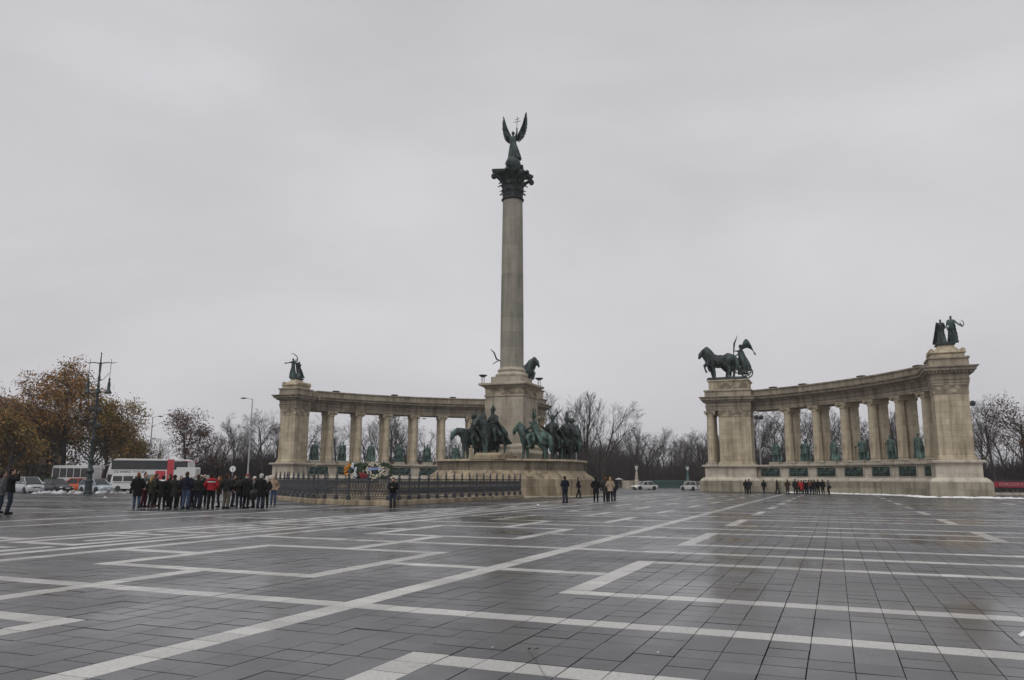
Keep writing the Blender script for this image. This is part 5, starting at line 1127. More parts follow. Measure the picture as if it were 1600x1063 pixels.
WALKA = (((-.25, .12, 1.14), (-.24, .08, .9)), ((.25, -.04, 1.14), (.24, -.2, .95)))
def person_parts(ah, stride=0.0, coat_len=.82, nod=0.0, long_hair=False, skirt=False):
    """one pose: skin body, coat, trousers, shoes, hair; faces -y"""
    B = MB(); X = MB()
    def hd(x, y, z):                                            # tilt of the head about the neck
        y2, z2 = y - 0, z - 1.5; c, s_ = math.cos(nod), math.sin(nod); return Vector((x, y2 * c - z2 * s_, 1.5 + y2 * s_ + z2 * c))
    legs = []
    for sx in (-1, 1):
        st = stride * sx; legs.append([Vector((sx * .09, 0, .94)), Vector((sx * .1, -.035 + st * .45, .5)), Vector((sx * .105, .03 + st, .085 + (.05 if st > .05 else 0)))])
        B.chain(legs[-1], [.075, .055, .04])
        B.cap(legs[-1][2] + Vector((0, .02, -.03)), legs[-1][2] + Vector((0, -.12, -.045)), .035, .03)
    B.ball((0, 0, 1.0), (.14, .1, .13)); B.cap((0, 0, 1.0), (0, .01, 1.34), .11, .13); B.cap((-.13, 0, 1.42), (.13, 0, 1.42), .06, .06)
    B.cap((0, .0, 1.42), hd(0, -.005, 1.54), .057, .054)
    B.ball(hd(0, -.015, 1.64), (.075, .095, .113)); B.ball(hd(0, -.04, 1.575), (.055, .06, .055)); B.cap(hd(0, -.108, 1.64), hd(0, -.122, 1.615), .012, .016, 6)
    for sx in (-1, 1): B.ball(hd(sx * .077, .005, 1.63), (.014, .022, .032), 6, m=4); X.ball(hd(sx * .03, -.103, 1.652), (.012, .008, .008), 6, m=4)
    X.box(hd(0, -.104, 1.577), (.045, .008, .01))
    for sx, (e_, w_) in zip((-1, 1), ah):
        B.chain([(sx * .18, 0, 1.4), e_, w_], [.052, .042, .03]); d = (Vector(w_) - Vector(e_)).normalized(); B.cap(w_, Vector(w_) + d * .07, .03, .03, 8); fingers(X, Vector(w_), d, -sx)
    body = setmat(remesh(B, .017, 1, X), SKIN)
    C_ = MB(); n = 20; k = coat_len
    rs = []
    for z, rx, ry, yo in ((k, .205, .165, .0), (k + .1, .2, .16, 0), (1.0, .19, .15, 0), (1.12, .178, .138, .0), (1.28, .2, .145, .005), (1.40, .195, .13, .01), (1.465, .12, .095, .01), (1.50, .075, .075, .01)):
        rs.append([(math.cos(a) * rx * (1 + .02 * math.sin(5 * a + z * 9)), yo + math.sin(a) * ry * (1 + .03 * math.sin(4 * a + z * 7)), z) for a in [2 * math.pi * j / n for j in range(n)]])
    C_.rings(rs)
    for sx, (e_, w_) in zip((-1, 1), ah):
        C_.chain([(sx * .175, .005, 1.40), e_, Vector(e_).lerp(Vector(w_), .9)], [.082, .068, .052])
    C_.rings([[(math.cos(a) * r, .01 + math.sin(a) * r * .95, z) for a in [2 * math.pi * j / 14 for j in range(14)]] for z, r in ((1.44, .09), (1.49, .088), (1.535, .083))])
    coat = remesh(C_, .022, 1)
    T = MB()
    if skirt: T.rings([[(math.cos(a) * rx, math.sin(a) * ry, z) for a in [2 * math.pi * j / 16 for j in range(16)]] for z, rx, ry in ((.42, .23, .2), (.7, .21, .17), (1.0, .16, .13))])
    for l in legs: T.chain([l[0], l[1], l[2] + Vector((0, 0, .03))], [.105, .078, .068])
    T.ball((0, 0, .96), (.175, .135, .13)); tr = remesh(T, .022, 1)
    S_ = MB()
    for l in legs: S_.cap(l[2] + Vector((0, .035, -.035)), l[2] + Vector((0, -.14, -.042)), .046, .04); S_.cap(l[2], l[2] + Vector((0, 0, .06)), .05, .055); S_.box(l[2] + Vector((0, -.05, -.078)), (.085, .27, .02))
    sh = S_.mesh('shoes', [], 'all')
    Hm = MB(); Hm.ball(hd(0, .012, 1.665), (.087, .1, .105)); Hm.ball(hd(0, .04, 1.62), (.085, .08, .09))
    if long_hair: Hm.chain([hd(0, .05, 1.62), hd(0, .085, 1.50), (0, .1, 1.38)], [.085, .075, .05])
    hair = remesh(Hm, .02, 1)
    H2 = MB(); H2.rings([[hd(math.cos(a) * r, .008 + math.sin(a) * r * 1.08, z) for a in [2 * math.pi * j / 16 for j in range(16)]] for z, r in ((1.655, .098), (1.70, .1), (1.745, .085), (1.775, .045), (1.785, .01))]); hat = H2.mesh('hat', [], 'all')
    return dict(body=body, coat=coat, trousers=tr, shoes=sh, hair=hair, hat=hat)
PV = dict(rest=person_parts(REST), pocket=person_parts(POCKET, coat_len=.9), long=person_parts(POCKET, coat_len=.58), camera=person_parts(CAMERA, coat_len=.86), phone=person_parts(PHONE, nod=.35, coat_len=.86),
          cross=person_parts(CROSS, coat_len=.88), walk=person_parts(WALKA, .17, .84), girl=person_parts(POCKET, coat_len=.74, long_hair=True), skirt=person_parts(CROSS, coat_len=.8, skirt=True, long_hair=True))
for d in PV.values():
    for nm, me in d.items():
        if nm != 'body': me.materials.clear(); me.materials.append(SKIN)
CL = {}
def cloth(c):
    k = tuple(c)
    if k not in CL: CL[k] = mat('cloth_%d' % len(CL), c, .9, var=.22, scale=6, bump=.25, bscale=30, spec=.2)
    return CL[k]
BLK, CHAR, NAVY, OLIV, BRN, TAN, JEAN, DJEAN, WINE, GREY, RED, KHK, WHITE = (.007, .007, .008), (.016, .016, .018), (.009, .011, .021), (.028, .027, .019), (.036, .022, .015), (.30, .23, .16), (.045, .065, .115), (.018, .024, .038), (.06, .009, .018), (.08, .08, .085), (.26, .014, .018), (.095, .08, .058), (.7, .7, .7)
DKH, BRH, BLH, GRH, REDH = (.012, .009, .008), (.05, .028, .016), (.32, .2, .09), (.45, .44, .43), (.16, .05, .02)
def person(px, Y, h_, face, pose, coat, tr, hair, label, hat=None, group=None, wide=1.0, extra=None, shoes=BLK):
    """face: direction looked in, degrees: 0 = away from the camera, 180 = towards it, 90 = to the right"""
    p = at(px, Y, 0.004); e = empty('person', p, R_(180 - face), label, 'person', group); k = h_ / 1.76; e.scale = (k * wide, k * wide, k)
    d = PV[pose]; o_ = None
    link('body', d['body'], e)
    for nm, c in (('coat', coat), ('trousers', tr), ('shoes', shoes), ('hair', hair)) + ((('hat', hat),) if hat else ()):
        o_ = link(nm, d[nm], e); o_.material_slots[0].link = 'OBJECT'; o_.material_slots[0].material = cloth(c)
    if extra == 'bag':
        mb = MB(); mb.box((.28, .05, .86), (.12, .3, .3), 0, .85); mb.tube([(.24, .06, 1.0), (.0, .12, 1.44), (-.12, -.02, 1.46)], .014, 5); mb.build('bag', cloth(BLK), e)
    elif extra == 'backpack':
        mb = MB(); mb.ball((0, .2, 1.22), (.15, .1, .22)); mb.build('backpack', cloth(CHAR), e, 'all')
    elif extra == 'camera':
        mb = MB(); mb.box((0, -.25, 1.62), (.14, .07, .09)); mb.tube([(0, -.28, 1.62), (0, -.38, 1.62)], .035, 8); mb.build('camera', M_BLACKP, e)
    elif extra == 'paper':
        mb = MB(); mb.box((-.1, -.3, 1.16), (.22, .02, .28)); mb.build('paper', cloth(WHITE), e)
    elif extra == 'phone':
        mb = MB(); mb.box((0, -.31, 1.2), (.12, .05, .07)); mb.build('camera', cloth(GREY), e)
    elif extra == 'stripe':                                     # navy shoulders and a white band over the red jacket
        for nm, c, z0, z1 in (('white_band', WHITE, 1.30, 1.335), ('navy_yoke', NAVY, 1.335, 1.47)):
            mb = MB(); mb.rings([[(math.cos(a) * r * 1.0, .005 + math.sin(a) * r * .72, z) for a in [2 * math.pi * j / 20 for j in range(20)]] for z, r in ((z0, .225), (z1, .222 if z1 < 1.4 else .12))]); mb.build(nm, cloth(c), e, 60)
    elif extra == 'scarf':
        mb = MB(); mb.rings([[(math.cos(a) * r, .0 + math.sin(a) * r, z) for a in [2 * math.pi * j / 14 for j in range(14)]] for z, r in ((1.44, .11), (1.48, .12), (1.52, .1))]); mb.build('scarf', cloth(WHITE), e, 60)
    return e
G1 = 'tourists standing in a group on the left'
person(7, 35.4, 1.82, 55, 'girl', GREY, DJEAN, DKH, 'person in grey jacket at the left edge beside the photographer', extra='backpack')
person(20, 34.4, 1.93, 62, 'camera', BLK, DJEAN, DKH, 'person in black jacket and jeans raising a camera at the left edge', extra='camera', wide=1.06)
LG = [  # px, Y, height, facing, pose, coat, trousers, hair, label, hat, extra, wide
    (218, 42.4, 1.84, -30, 'long', BLK, JEAN, REDH, 'person in long black coat and wide jeans at the left end of group', None, 'bag', 1.06),
    (229, 43.4, 1.86, 110, 'pocket', GREY, WINE, DKH, 'person in grey top holding a white paper, second from the group\'s left end', None, 'paper', 1),
    (240, 42.7, 1.72, 20, 'girl', OLIV, CHAR, BLH, 'blonde person in dark green jacket and brown boots', None, None, 1.05),
    (247, 44.6, 1.80, 75, 'pocket', CHAR, BLK, DKH, 'dark-haired person in charcoal coat behind the blonde one in boots', None, None, 1),
    (257, 42.2, 1.70, -15, 'long', BLK, BLK, DKH, 'person in ankle-long black coat with a white scarf', None, 'scarf', 1.12),
    (267, 44.0, 1.78, -95, 'cross', BLK, BLK, BRH, 'person in black with folded arms right of the white scarf', None, None, 1.1),
    (275, 42.5, 1.74, 0, 'long', (.02, .022, .018), BLK, DKH, 'stocky person in long very dark green coat left of the navy jacket', None, None, 1.14),
    (285, 44.8, 1.70, 140, 'girl', BRN, CHAR, BRH, 'brown-haired person in brown coat looking over from the back row', None, None, 1),
    (294, 41.7, 1.90, 8, 'pocket', NAVY, JEAN, BRH, 'tall person in navy jacket and blue jeans seen from behind', None, None, 1.08),
    (303, 44.3, 1.74, -70, 'rest', BLK, CHAR, GRH, 'grey-haired person in black right of the tall navy jacket', None, None, 1),
    (312, 42.5, 1.76, 15, 'cross', (.016, .018, .017), DJEAN, BRH, 'person in black jacket and dark blue jeans left of the red jacket', None, None, 1.14),
    (321, 44.6, 1.80, 150, 'rest', CHAR, BLK, DKH, 'dark-haired person behind the red jacket\'s left shoulder', None, None, 1),
    (333, 41.9, 1.84, -5, 'pocket', RED, BLK, DKH, 'person in red jacket with white band and navy shoulders', None, 'stripe', 1.1),
    (345, 43.9, 1.68, -110, 'girl', BRN, CHAR, REDH, 'red-haired person in brown coat right of the red jacket', None, None, 1.02),
    (357, 42.2, 1.82, 18, 'pocket', CHAR, KHK, BRH, 'person in charcoal jacket and khaki trousers', None, None, 1.12),
    (367, 44.9, 1.76, 80, 'rest', BLK, DJEAN, DKH, 'person in black half hidden behind the khaki trousers', None, None, 1),
    (377, 43.2, 1.72, -25, 'pocket', OLIV, DJEAN, DKH, 'person in olive jacket and dark jeans', None, 'backpack', 1.04),
    (388, 42.4, 1.78, 14, 'long', BLK, BLK, GRH, 'person in long black coat with reddish cap near the group\'s right end', (.25, .06, .05), 'bag', 1.08),
    (399, 44.0, 1.66, -120, 'skirt', GREY, CHAR, BRH, 'shorter person in grey jacket and skirt with a white cap', (.6, .55, .5), None, 1),
    (410, 42.3, 1.80, 10, 'long', BLK, DJEAN, GRH, 'white-haired person in long black coat and jeans at the group\'s right', GRH, None, 1.12),
    (418, 43.4, 1.70, -30, 'girl', CHAR, BLK, GRH, 'grey-haired person behind the white-haired one at the group\'s right', None, 'bag', 1)]
for (px, Y, h_, fc, po, co, tr, ha, lab, hat, ex, wd) in LG: person(px, Y, h_, fc, po, co, tr, ha, lab, hat, G1, wd, ex, (.1, .035, .02) if 'boots' in lab else BLK)
person(430, 47.6, 1.72, 165, 'pocket', (.27, .2, .14), JEAN, DKH, 'person in tan jacket and jeans walking towards the camera by the fence')
person(616, 44.3, 1.66, 186, 'phone', BLK, DJEAN, DKH, 'person in black jacket looking down at a camera before the iron fence', extra='phone', wide=1.08)
G2 = 'walkers beside the column base'
person(884, 55.6, 1.84, -25, 'phone', NAVY, DJEAN, DKH, 'person in dark blue jacket reading a white sheet right of the column base', extra='paper', group=G2, wide=1.12)
person(905, 68.5, 1.78, 100, 'walk', BLK, BLK, DKH, 'person in black striding alone right of the column base', group=G2)
person(932, 58.6, 1.80, 10, 'long', BLK, BLK, DKH, 'person in long black coat between the lone strider and the couple', group=G2, wide=1.1)
person(947, 58.8, 1.80, 20, 'long', (.028, .03, .024), BLK, REDH, 'person in dark green coat with reddish hair walking beside the tan coat', group=G2, wide=1.04)
person(954.5, 58.4, 1.80, 12, 'girl', (.30, .23, .17), BLK, BLH, 'blonde person in tan coat walking arm in arm', group=G2)
person(961, 62.5, 1.68, -20, 'walk', CHAR, DJEAN, DKH, 'smaller dark figure just beyond the tan coat', group=G2)
G3 = 'tourists before the right colonnade'
RG = [(1166, 98, 1.72, 'pocket', BLK, BLK, 'dark figure, left one of a pair before the chariot pillar'), (1171, 97, 1.78, 'long', CHAR, BLK, 'dark figure, right one of a pair before the chariot pillar'),
      (1194, 97.5, 1.70, 'walk', BLK, CHAR, 'lone dark figure below the first bronze panel'), (1215, 96.5, 1.70, 'walk', CHAR, BLK, 'figure walking with one leg forward left of the brown coat'),
      (1231, 96.5, 1.74, 'long', BRN, BLK, 'figure in dark brown coat just left of the tour group'),
      (1243, 97, 1.82, 'rest', CHAR, CHAR, 'tall dark figure at the left end of the far tour group'), (1248, 98.4, 1.68, 'pocket', RED, BLK, 'figure in red jacket, left of the two red ones'), (1253, 97.2, 1.66, 'long', (.36, .02, .03), BLK, 'figure in long red coat, right of the two red ones'),
      (1257, 98.3, 1.72, 'pocket', CHAR, BLK, 'dark figure right beside the long red coat'), (1260, 97, 1.72, 'cross', BLK, BLK, 'figure in black with a white bag strap'), (1264.5, 97.6, 1.74, 'pocket', (.13, .05, .03), JEAN, 'figure in rust jacket and blue jeans in the far group'),
      (1269, 98.8, 1.72, 'rest', BLK, BLK, 'dark figure behind the rust jacket'), (1273, 97, 1.76, 'pocket', BLK, DJEAN, 'broad dark figure in the middle right of the far group'), (1278.5, 97.4, 1.78, 'cross', NAVY, BLK, 'figure in navy, third from the far group\'s right end'),
      (1286, 97, 1.78, 'rest', BLK, BLK, 'figure in black, second from the far group\'s right end'), (1295, 96.6, 1.72, 'phone', GREY, BLK, 'figure with pale bag at the right end of the far group')]
for k, (px, Y, h_, po, co, tr, lab) in enumerate(RG):
    person(px, Y, h_, [0, 10, -15, 80, 5, 0, 20, -10, 15, -20, 0, 30, -5, 10, 0, -90][k], po, co, tr, [DKH, BRH, DKH, BRH, DKH][k % 5], lab, None, G3, 1.1, 'scarf' if 'strap' in lab else 'bag' if 'bag' in lab else None)
person(1104, 118, 1.75, 0, 'walk', BLK, BLK, DKH, 'dark figure crossing behind the white hatchback', group=None)
# ------------------------------------------------------------------ trees
def seg_mesh(name, segs, m, n=3):
    """prisms from an array of (p0, p1, r0, r1)"""
    a = np.array([s[0] for s in segs]); b = np.array([s[1] for s in segs]); r0 = np.array([s[2] for s in segs]); r1 = np.array([s[3] for s in segs])
    d = b - a; d /= np.maximum(np.linalg.norm(d, axis=1, keepdims=True), 1e-6)
    h = np.where(np.abs(d[:, 2:3]) < .9, np.array([[0, 0, 1.]]), np.array([[1., 0, 0]])); x = np.cross(d, h); x /= np.linalg.norm(x, axis=1, keepdims=True); y = np.cross(d, x)
    m_ = len(segs); P = np.zeros((m_, 2 * n, 3))
    for k in range(n):
        c, s_ = math.cos(2 * math.pi * k / n), math.sin(2 * math.pi * k / n); o_ = x * c + y * s_
        P[:, k] = a + o_ * r0[:, None]; P[:, n + k] = b + o_ * r1[:, None]
    F = np.array([[k, (k + 1) % n, n + (k + 1) % n, n + k] for k in range(n)])
    me = bpy.data.meshes.new(name); me.vertices.add(m_ * 2 * n); me.vertices.foreach_set('co', P.reshape(-1))
    LI = (F[None] + (np.arange(m_) * 2 * n)[:, None, None]).reshape(-1); me.loops.add(len(LI)); me.loops.foreach_set('vertex_index', LI)
    me.polygons.add(m_ * n); me.polygons.foreach_set('loop_start', np.arange(m_ * n) * 4); me.materials.append(m)
    me.polygons.foreach_set('use_smooth', [True] * (m_ * n)); me.update(calc_edges=True); return me
def grow(seed, H=14.0, trunk=.22, fork=.32, spread=.75, up=.25, kids=(7, 6, 6, 4), twig=.018, lean=0.0, droop=0.0):
    """a bare tree: returns trunk segments, branch segments, twig tips"""
    rnd = random.Random(seed); TR, BR, TIP = [], [], []
    def branch(p, d, L_, r, lev):
        ns = 5 if lev == 0 else 4 if lev < 3 else 2; q = Vector(p); dd = Vector(d); pts = [(q.copy(), dd.copy(), r)]
        for i in range(ns):
            jit = .10 if lev == 0 else .26
            dd = (dd + Vector((rnd.uniform(-jit, jit), rnd.uniform(-jit, jit), rnd.uniform(-jit, jit) * .6 + up * (.25 if lev else .1) - droop * (lev > 1) * .2))).normalized()
            nx = q + dd * (L_ / ns); r2 = r * (1 - .72 * (i + 1) / ns) if lev else r * (1 - .55 * (i + 1) / ns)
            (TR if lev <= 1 else BR).append((tuple(q), tuple(nx), max(pts[-1][2], twig * .8), max(r2, twig * .6))); q = nx; pts.append((q.copy(), dd.copy(), r2))
        if lev >= len(kids): TIP.append(tuple(q)); return
        n_ = kids[lev] + rnd.randint(-1, 1)
        for k in range(n_):
            f = (fork if lev == 0 else .22) + (1 - (fork if lev == 0 else .22)) * (k + rnd.random() * .7) / n_; f = min(f, .999); g = f * ns; a = int(g); bp = pts[a][0].lerp(pts[a + 1][0], g - a); bd = pts[a + 1][1]; br = pts[a][2] * (1 - (g - a)) + pts[a + 1][2] * (g - a)
            th = rnd.random() * 6.283; e1 = bd.orthogonal().normalized(); e2 = bd.cross(e1); side = e1 * math.cos(th) + e2 * math.sin(th)
            ang = spread * rnd.uniform(.7, 1.25) * (1.1 - .35 * f if lev == 0 else 1)
            nd = (bd * math.cos(ang) + side * math.sin(ang)).normalized()
            l2 = L_ * (rnd.uniform(.55, .8) if lev == 0 else rnd.uniform(.42, .68)) * (1.15 - .5 * f if lev == 0 else 1.1 - .45 * f)
            branch(bp, nd, l2, max(br * rnd.uniform(.5, .68), twig), lev + 1)
    branch(Vector((0, 0, -.1)), Vector((lean, 0, 1)).normalized(), H * .68, trunk, 0)
    top = max(s[1][2] for s in BR); k = H / top
    sc = lambda S: [(tuple(c * k for c in a), tuple(c * k for c in b), r0, r1) for a, b, r0, r1 in S]
    return sc(TR), sc(BR), [tuple(c * k for c in t) for t in TIP]
def leaf_mesh(name, tips, cnt, size, cols, seed, m, jitter=.55, cond=None):
    r = np.random.default_rng(seed); T_ = np.array([t for t in tips if cond is None or cond(t)]); idx = r.integers(0, len(T_), cnt); c = T_[idx] + r.normal(0, jitter, (cnt, 3)) * np.array([1, 1, .8])
    a = r.normal(0, 1, (cnt, 3)); a /= np.linalg.norm(a, axis=1, keepdims=True); b = np.cross(a, r.normal(0, 1, (cnt, 3))); b /= np.linalg.norm(b, axis=1, keepdims=True)
    s_ = size * r.uniform(.6, 1.3, (cnt, 1)); P = np.stack([c - a * s_, c + b * s_ * .55, c + a * s_, c - b * s_ * .55], 1)
    me = bpy.data.meshes.new(name); me.vertices.add(cnt * 4); me.vertices.foreach_set('co', P.reshape(-1)); me.loops.add(cnt * 4); me.loops.foreach_set('vertex_index', np.arange(cnt * 4)); me.polygons.add(cnt); me.polygons.foreach_set('loop_start', np.arange(cnt) * 4)
    cl = np.array(cols)[r.integers(0, len(cols), cnt)] * r.uniform(.55, 1.4, (cnt, 1)); at_ = me.attributes.new('tint', 'FLOAT_COLOR', 'FACE'); at_.data.foreach_set('color', np.concatenate([cl, np.ones((cnt, 1))], 1).reshape(-1).astype(np.float32))
    me.materials.append(m); me.update(calc_edges=True); return me
M_LEAF = mat('autumn_leaf', (1, 1, 1), .8, attr=True, spec=.2)
OR_ = [(.30, .145, .045), (.23, .12, .045), (.33, .18, .05), (.16, .08, .035), (.21, .145, .05)]
OL_ = [(.18, .155, .045), (.14, .13, .045), (.23, .165, .045), (.105, .095, .04), (.27, .18, .05)]
BRW = [(.10, .055, .04), (.075, .045, .035), (.13, .065, .045)]
def leafy(px, Y, h_, seed, cols, cnt, size, label, spread=.8, kids=(9, 7, 6, 3), jit=.5, lean=0, name='autumn_tree', trunk=.3, rz=0):
    tr, br, tips = grow(seed, h_, trunk, .2, spread, .22, kids, .016, lean); e = empty(name, at(px, Y, -.08), rz, label, 'tree')
    link('trunk', seg_mesh('trunk', tr, M_BARK, 6), e); link('crown', seg_mesh('crown', br, M_TWIG, 3), e)
    tag(link('foliage', leaf_mesh('foliage', tips, cnt, size, cols, seed, M_LEAF, jit), e), kind='stuff')
    return e
leafy(98, 109, 18.0, 11, OR_, 11000, .155, 'tall orange-brown autumn tree behind the ornate lamp post', .98, (11, 7, 6, 3), .5, trunk=.34)
leafy(52, 108, 16.0, 12, OR_, 4200, .15, 'sparser autumn tree with open crown left of the tallest one', .7, lean=-.1)
leafy(166, 110, 13.6, 13, OL_ + OR_, 8500, .15, 'olive-yellow autumn tree left of the tour bus roof', .78, (9, 7, 6, 3), .5)
leafy(16, 100, 9.8, 14, OL_ + OR_, 11000, .15, 'low olive and orange tree at the left edge before the museum', 1.0, (9, 7, 6, 3), .55)
leafy(140, 116, 12.5, 15, OR_ + OL_, 10000, .16, 'bushy brown and olive tree behind the white coach', 1.0, (9, 7, 6, 3), .6)
leafy(75, 116, 11.0, 16, OL_, 9000, .16, 'bushy olive tree behind the dark blue saloon', 1.1, (9, 7, 6, 3), .6)
leafy(205, 124, 8.2, 17, OL_ + BRW, 4500, .16, 'small dull tree between the autumn trees and the double street light', 1.0)
leafy(-34, 108, 9.0, 26, OR_, 8000, .17, 'autumn tree crossing the left border of the view', .9)
leafy(292, 136, 13.4, 18, BRW, 5200, .16, 'round-crowned tree with remaining brown leaves above the crowd', 1.15, (9, 7, 6, 4), .5, name='brown_tree')
leafy(1606, 112, 14.0, 19, BRW, 2400, .15, 'tree with dark red-brown leaves at the right edge', .8, name='brown_tree')
leafy(1352, 150, 14.5, 20, [(.10, .035, .02), (.08, .045, .03)], 900, .16, 'tree with a few russet leaves seen between right colonnade columns', .8, name='brown_tree')
BT = []
for sd_, kw in ((31, dict(spread=.62, kids=(8, 7, 6, 4))), (32, dict(spread=.8, kids=(8, 7, 6, 4), droop=.4)), (33, dict(spread=.45, up=.45, kids=(9, 7, 6, 4))), (34, dict(spread=.9, kids=(9, 7, 6, 4))), (35, dict(spread=.7, fork=.18, kids=(8, 7, 6, 4), lean=.12)), (36, dict(spread=.55, fork=.25, kids=(7, 7, 6, 4)))):
    tr, br, tips = grow(sd_, 14.0, .22, twig=.0125, **kw); BT.append((seg_mesh('trunk', tr, M_BARK, 6), seg_mesh('crown', br, M_TWIG, 3)))
def bare(px, Y, h_, v, rz, label, group=None, sx=1.0):
    e = empty('bare_tree', at(px, Y, -.08), rz, label, 'tree', group); k = h_ / 14.0; e.scale = (k * sx, k * sx, k)
    link('trunk', BT[v][0], e); link('crown', BT[v][1], e); return e
bare(918, 121, 15.6, 2, .3, 'tall upright bare tree just right of the bronze horsemen', sx=1.05)
bare(940, 119, 13.6, 4, .1, 'bare tree leaning right beside the tall upright bare tree', sx=1.1)
bare(876, 165, 20.0, 5, 2.0, 'thin tall bare tree rising behind the bronze horsemen')
bare(1557, 110, 14.4, 3, 1.0, 'spreading bare tree beside the outer right pillar', sx=.95)
bare(368, 138, 13.2, 0, .5, 'bare tree left of the single-headed street light')
bare(412, 132, 13.8, 3, 2.2, 'bare tree right of the single-headed street light')
bare(996, 195, 15.2, 2, .7, 'tall fan-shaped bare tree above the white saloon')
GL = 'bare park trees seen through the left colonnade'; GC = 'bare trees of the distant wood'; GR = 'bare park trees seen through the right colonnade'; GW = 'bare trees left of the left colonnade'
rt = random.Random(5)
ONES = ['', 'first', 'second', 'third', 'fourth', 'fifth', 'sixth', 'seventh', 'eighth', 'ninth', 'tenth', 'eleventh', 'twelfth', 'thirteenth', 'fourteenth', 'fifteenth', 'sixteenth', 'seventeenth', 'eighteenth', 'nineteenth', 'twentieth', 'twenty-first', 'twenty-second']
for q, (px, Y, h_) in enumerate(((245, 150, 9.5), (330, 150, 10.5), (345, 160, 12.0), (392, 150, 12.4), (430, 145, 12.8), (448, 158, 13))):
    bare(px, Y, h_, rt.randrange(6), rt.random() * 6, '%s from left of the bare trees between tour bus and left colonnade' % ONES[q + 1], GW)
for q, (px, Y, h_) in enumerate(sorted(((478, 150, 13.0), (500, 165, 13.6), (528, 155, 14.2), (552, 172, 14), (575, 150, 12.2), (596, 162, 14.6), (618, 152, 15.0), (640, 170, 14.2), (668, 158, 12.2), (700, 166, 12.0), (722, 155, 11.6), (610, 145, 16.2)))):
    bare(px, Y, h_, rt.randrange(6), rt.random() * 6, '%s from left of the bare trees seen through the left colonnade' % ONES[q + 1], GL)
for k in range(22):
    px = 905 + k * 10.2 + rt.uniform(-4, 4); bare(px, rt.uniform(185, 225), rt.uniform(10.5, 14.2), rt.randrange(6), rt.random() * 6, '%s from left of the bare trees in the distant wood, centre gap' % ONES[k + 1], GC, rt.uniform(.9, 1.2))
for k in range(17):
    px = 1180 + k * 17.5 + rt.uniform(-5, 5); bare(px, rt.uniform(138, 170), rt.uniform(13.0, 16.4), rt.randrange(6), rt.random() * 6, '%s from left of the bare trees seen through the right colonnade' % ONES[k + 1], GR, rt.uniform(.95, 1.25))
for px, Y, h_, lab in ((1540, 128, 11.5, 'smaller bare tree close behind the outer right pillar'), (1580, 130, 12.5, 'bare tree behind the red banner on the right'), (1625, 118, 12.5, 'bare tree crossing the right border of the view'), (1100, 160, 12.6, 'bare tree close left of the chariot pillar'), (1085, 175, 12.0, 'bare tree behind the green bridge lamp')):
    bare(px, Y, h_, rt.randrange(6), rt.random() * 6, lab, 'bare trees at the ends of the right colonnade')
# undergrowth of the wood: uncountable stems and twigs
def thicket(name, x0, x1, y0, y1, cnt, h0, h1, seed, label, m, bias=1.0, wd=(.02, .055)):
    r = np.random.default_rng(seed); Y = r.uniform(y0, y1, cnt); X = r.uniform(x0, x1, cnt) * Y; hh = r.uniform(h0, h1, cnt) * (.75 + .25 * np.sin(X * .16 + seed) + .12 * np.sin(X * .51)); base_ = r.uniform(0, .55, cnt) ** bias * hh
    dx = r.normal(0, .3, cnt); dy = r.normal(0, .2, cnt); L_ = (hh - base_) * r.uniform(.4, 1, cnt); segs = []
    w_ = r.uniform(wd[0], wd[1], cnt)
    for i in range(cnt):
        a = (X[i], Y[i], base_[i] - .1); b = (X[i] + dx[i] * L_[i], Y[i] + dy[i] * L_[i], base_[i] + L_[i]); segs.append((a, b, w_[i], w_[i] * .35))
    tag(link(name, seg_mesh(name, segs, m, 3)), label, 'undergrowth', kind='stuff')
M_TH = mat('thicket_twig', (.058, .047, .043), .95, col2=(.034, .028, .027), scale=.12)
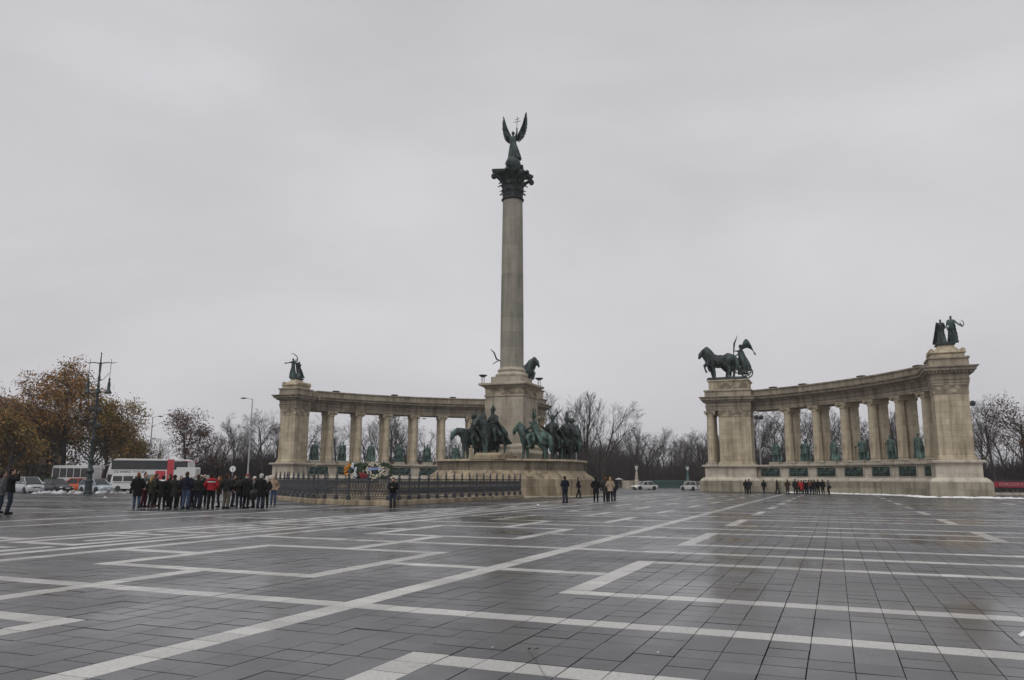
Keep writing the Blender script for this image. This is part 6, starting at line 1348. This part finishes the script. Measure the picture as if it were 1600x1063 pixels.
thicket('undergrowth', -.50, -.26, 140, 172, 12000, 4.5, 8.2, 3, 'dark tangle of bare shrubs behind the crowd and tour bus', M_TH)
thicket('undergrowth', -.27, .02, 140, 175, 14000, 4.5, 8.0, 4, 'dark tangle of bare shrubs behind the left colonnade', M_TH)
thicket('undergrowth', .05, .27, 170, 215, 17000, 7.0, 12.0, 5, 'dark tangle of bare shrubs in the gap between column and right colonnade', M_TH)
thicket('undergrowth', .26, .58, 132, 165, 16000, 5.0, 9.0, 6, 'dark tangle of bare shrubs behind the right colonnade', M_TH)
thicket('undergrowth', .57, .82, 112, 145, 9000, 4.0, 7.0, 7, 'dark tangle of bare shrubs at the right edge behind the fence', M_TH)
thicket('undergrowth', -.85, -.48, 118, 150, 10000, 2.5, 5.0, 8, 'dark shrubs under the autumn trees behind the parked cars', M_TH)
for k, (px0, px1, Y, h_, lab) in enumerate(((28, 92, 99, 1.5, 'clipped green hedge behind the parked silver and dark cars'),)):
    p = at((px0 + px1) / 2, Y, -.08); e = empty('hedge', p, 0, lab, 'hedge'); r = np.random.default_rng(3); cnt = 5000; w_ = (px1 - px0) / 1239 * Y
    c = r.uniform(-1, 1, (cnt, 3)) * np.array([w_ / 2, .5, h_ / 2]) + np.array([0, 0, h_ / 2 + .1])
    tag(link('foliage', leaf_mesh('foliage', [tuple(x) for x in c], cnt, .1, [(.03, .06, .025), (.02, .045, .02), (.045, .075, .03)], 4, M_LEAF, .05), e), kind='stuff')
# ------------------------------------------------------------------ damp winter air
mb = MB(); mb.b2(-640, 640, -640, 640, -1.1, 46)
m = bpy.data.materials.new('damp_air'); m.use_nodes = True; n = m.node_tree; n.nodes.clear(); o_ = n.nodes.new('ShaderNodeOutputMaterial'); v_ = n.nodes.new('ShaderNodeVolumePrincipled')
v_.inputs['Color'].default_value = (.93, .94, .97, 1); v_.inputs['Density'].default_value = 0.00032; v_.inputs['Anisotropy'].default_value = 0.2
m.cycles.homogeneous_volume = True
n.links.new(v_.outputs[0], o_.inputs['Volume'])
hz = mb.build('haze', m); tag(hz, kind='stuff'); hz['label'] = 'thin damp winter haze over the whole square'
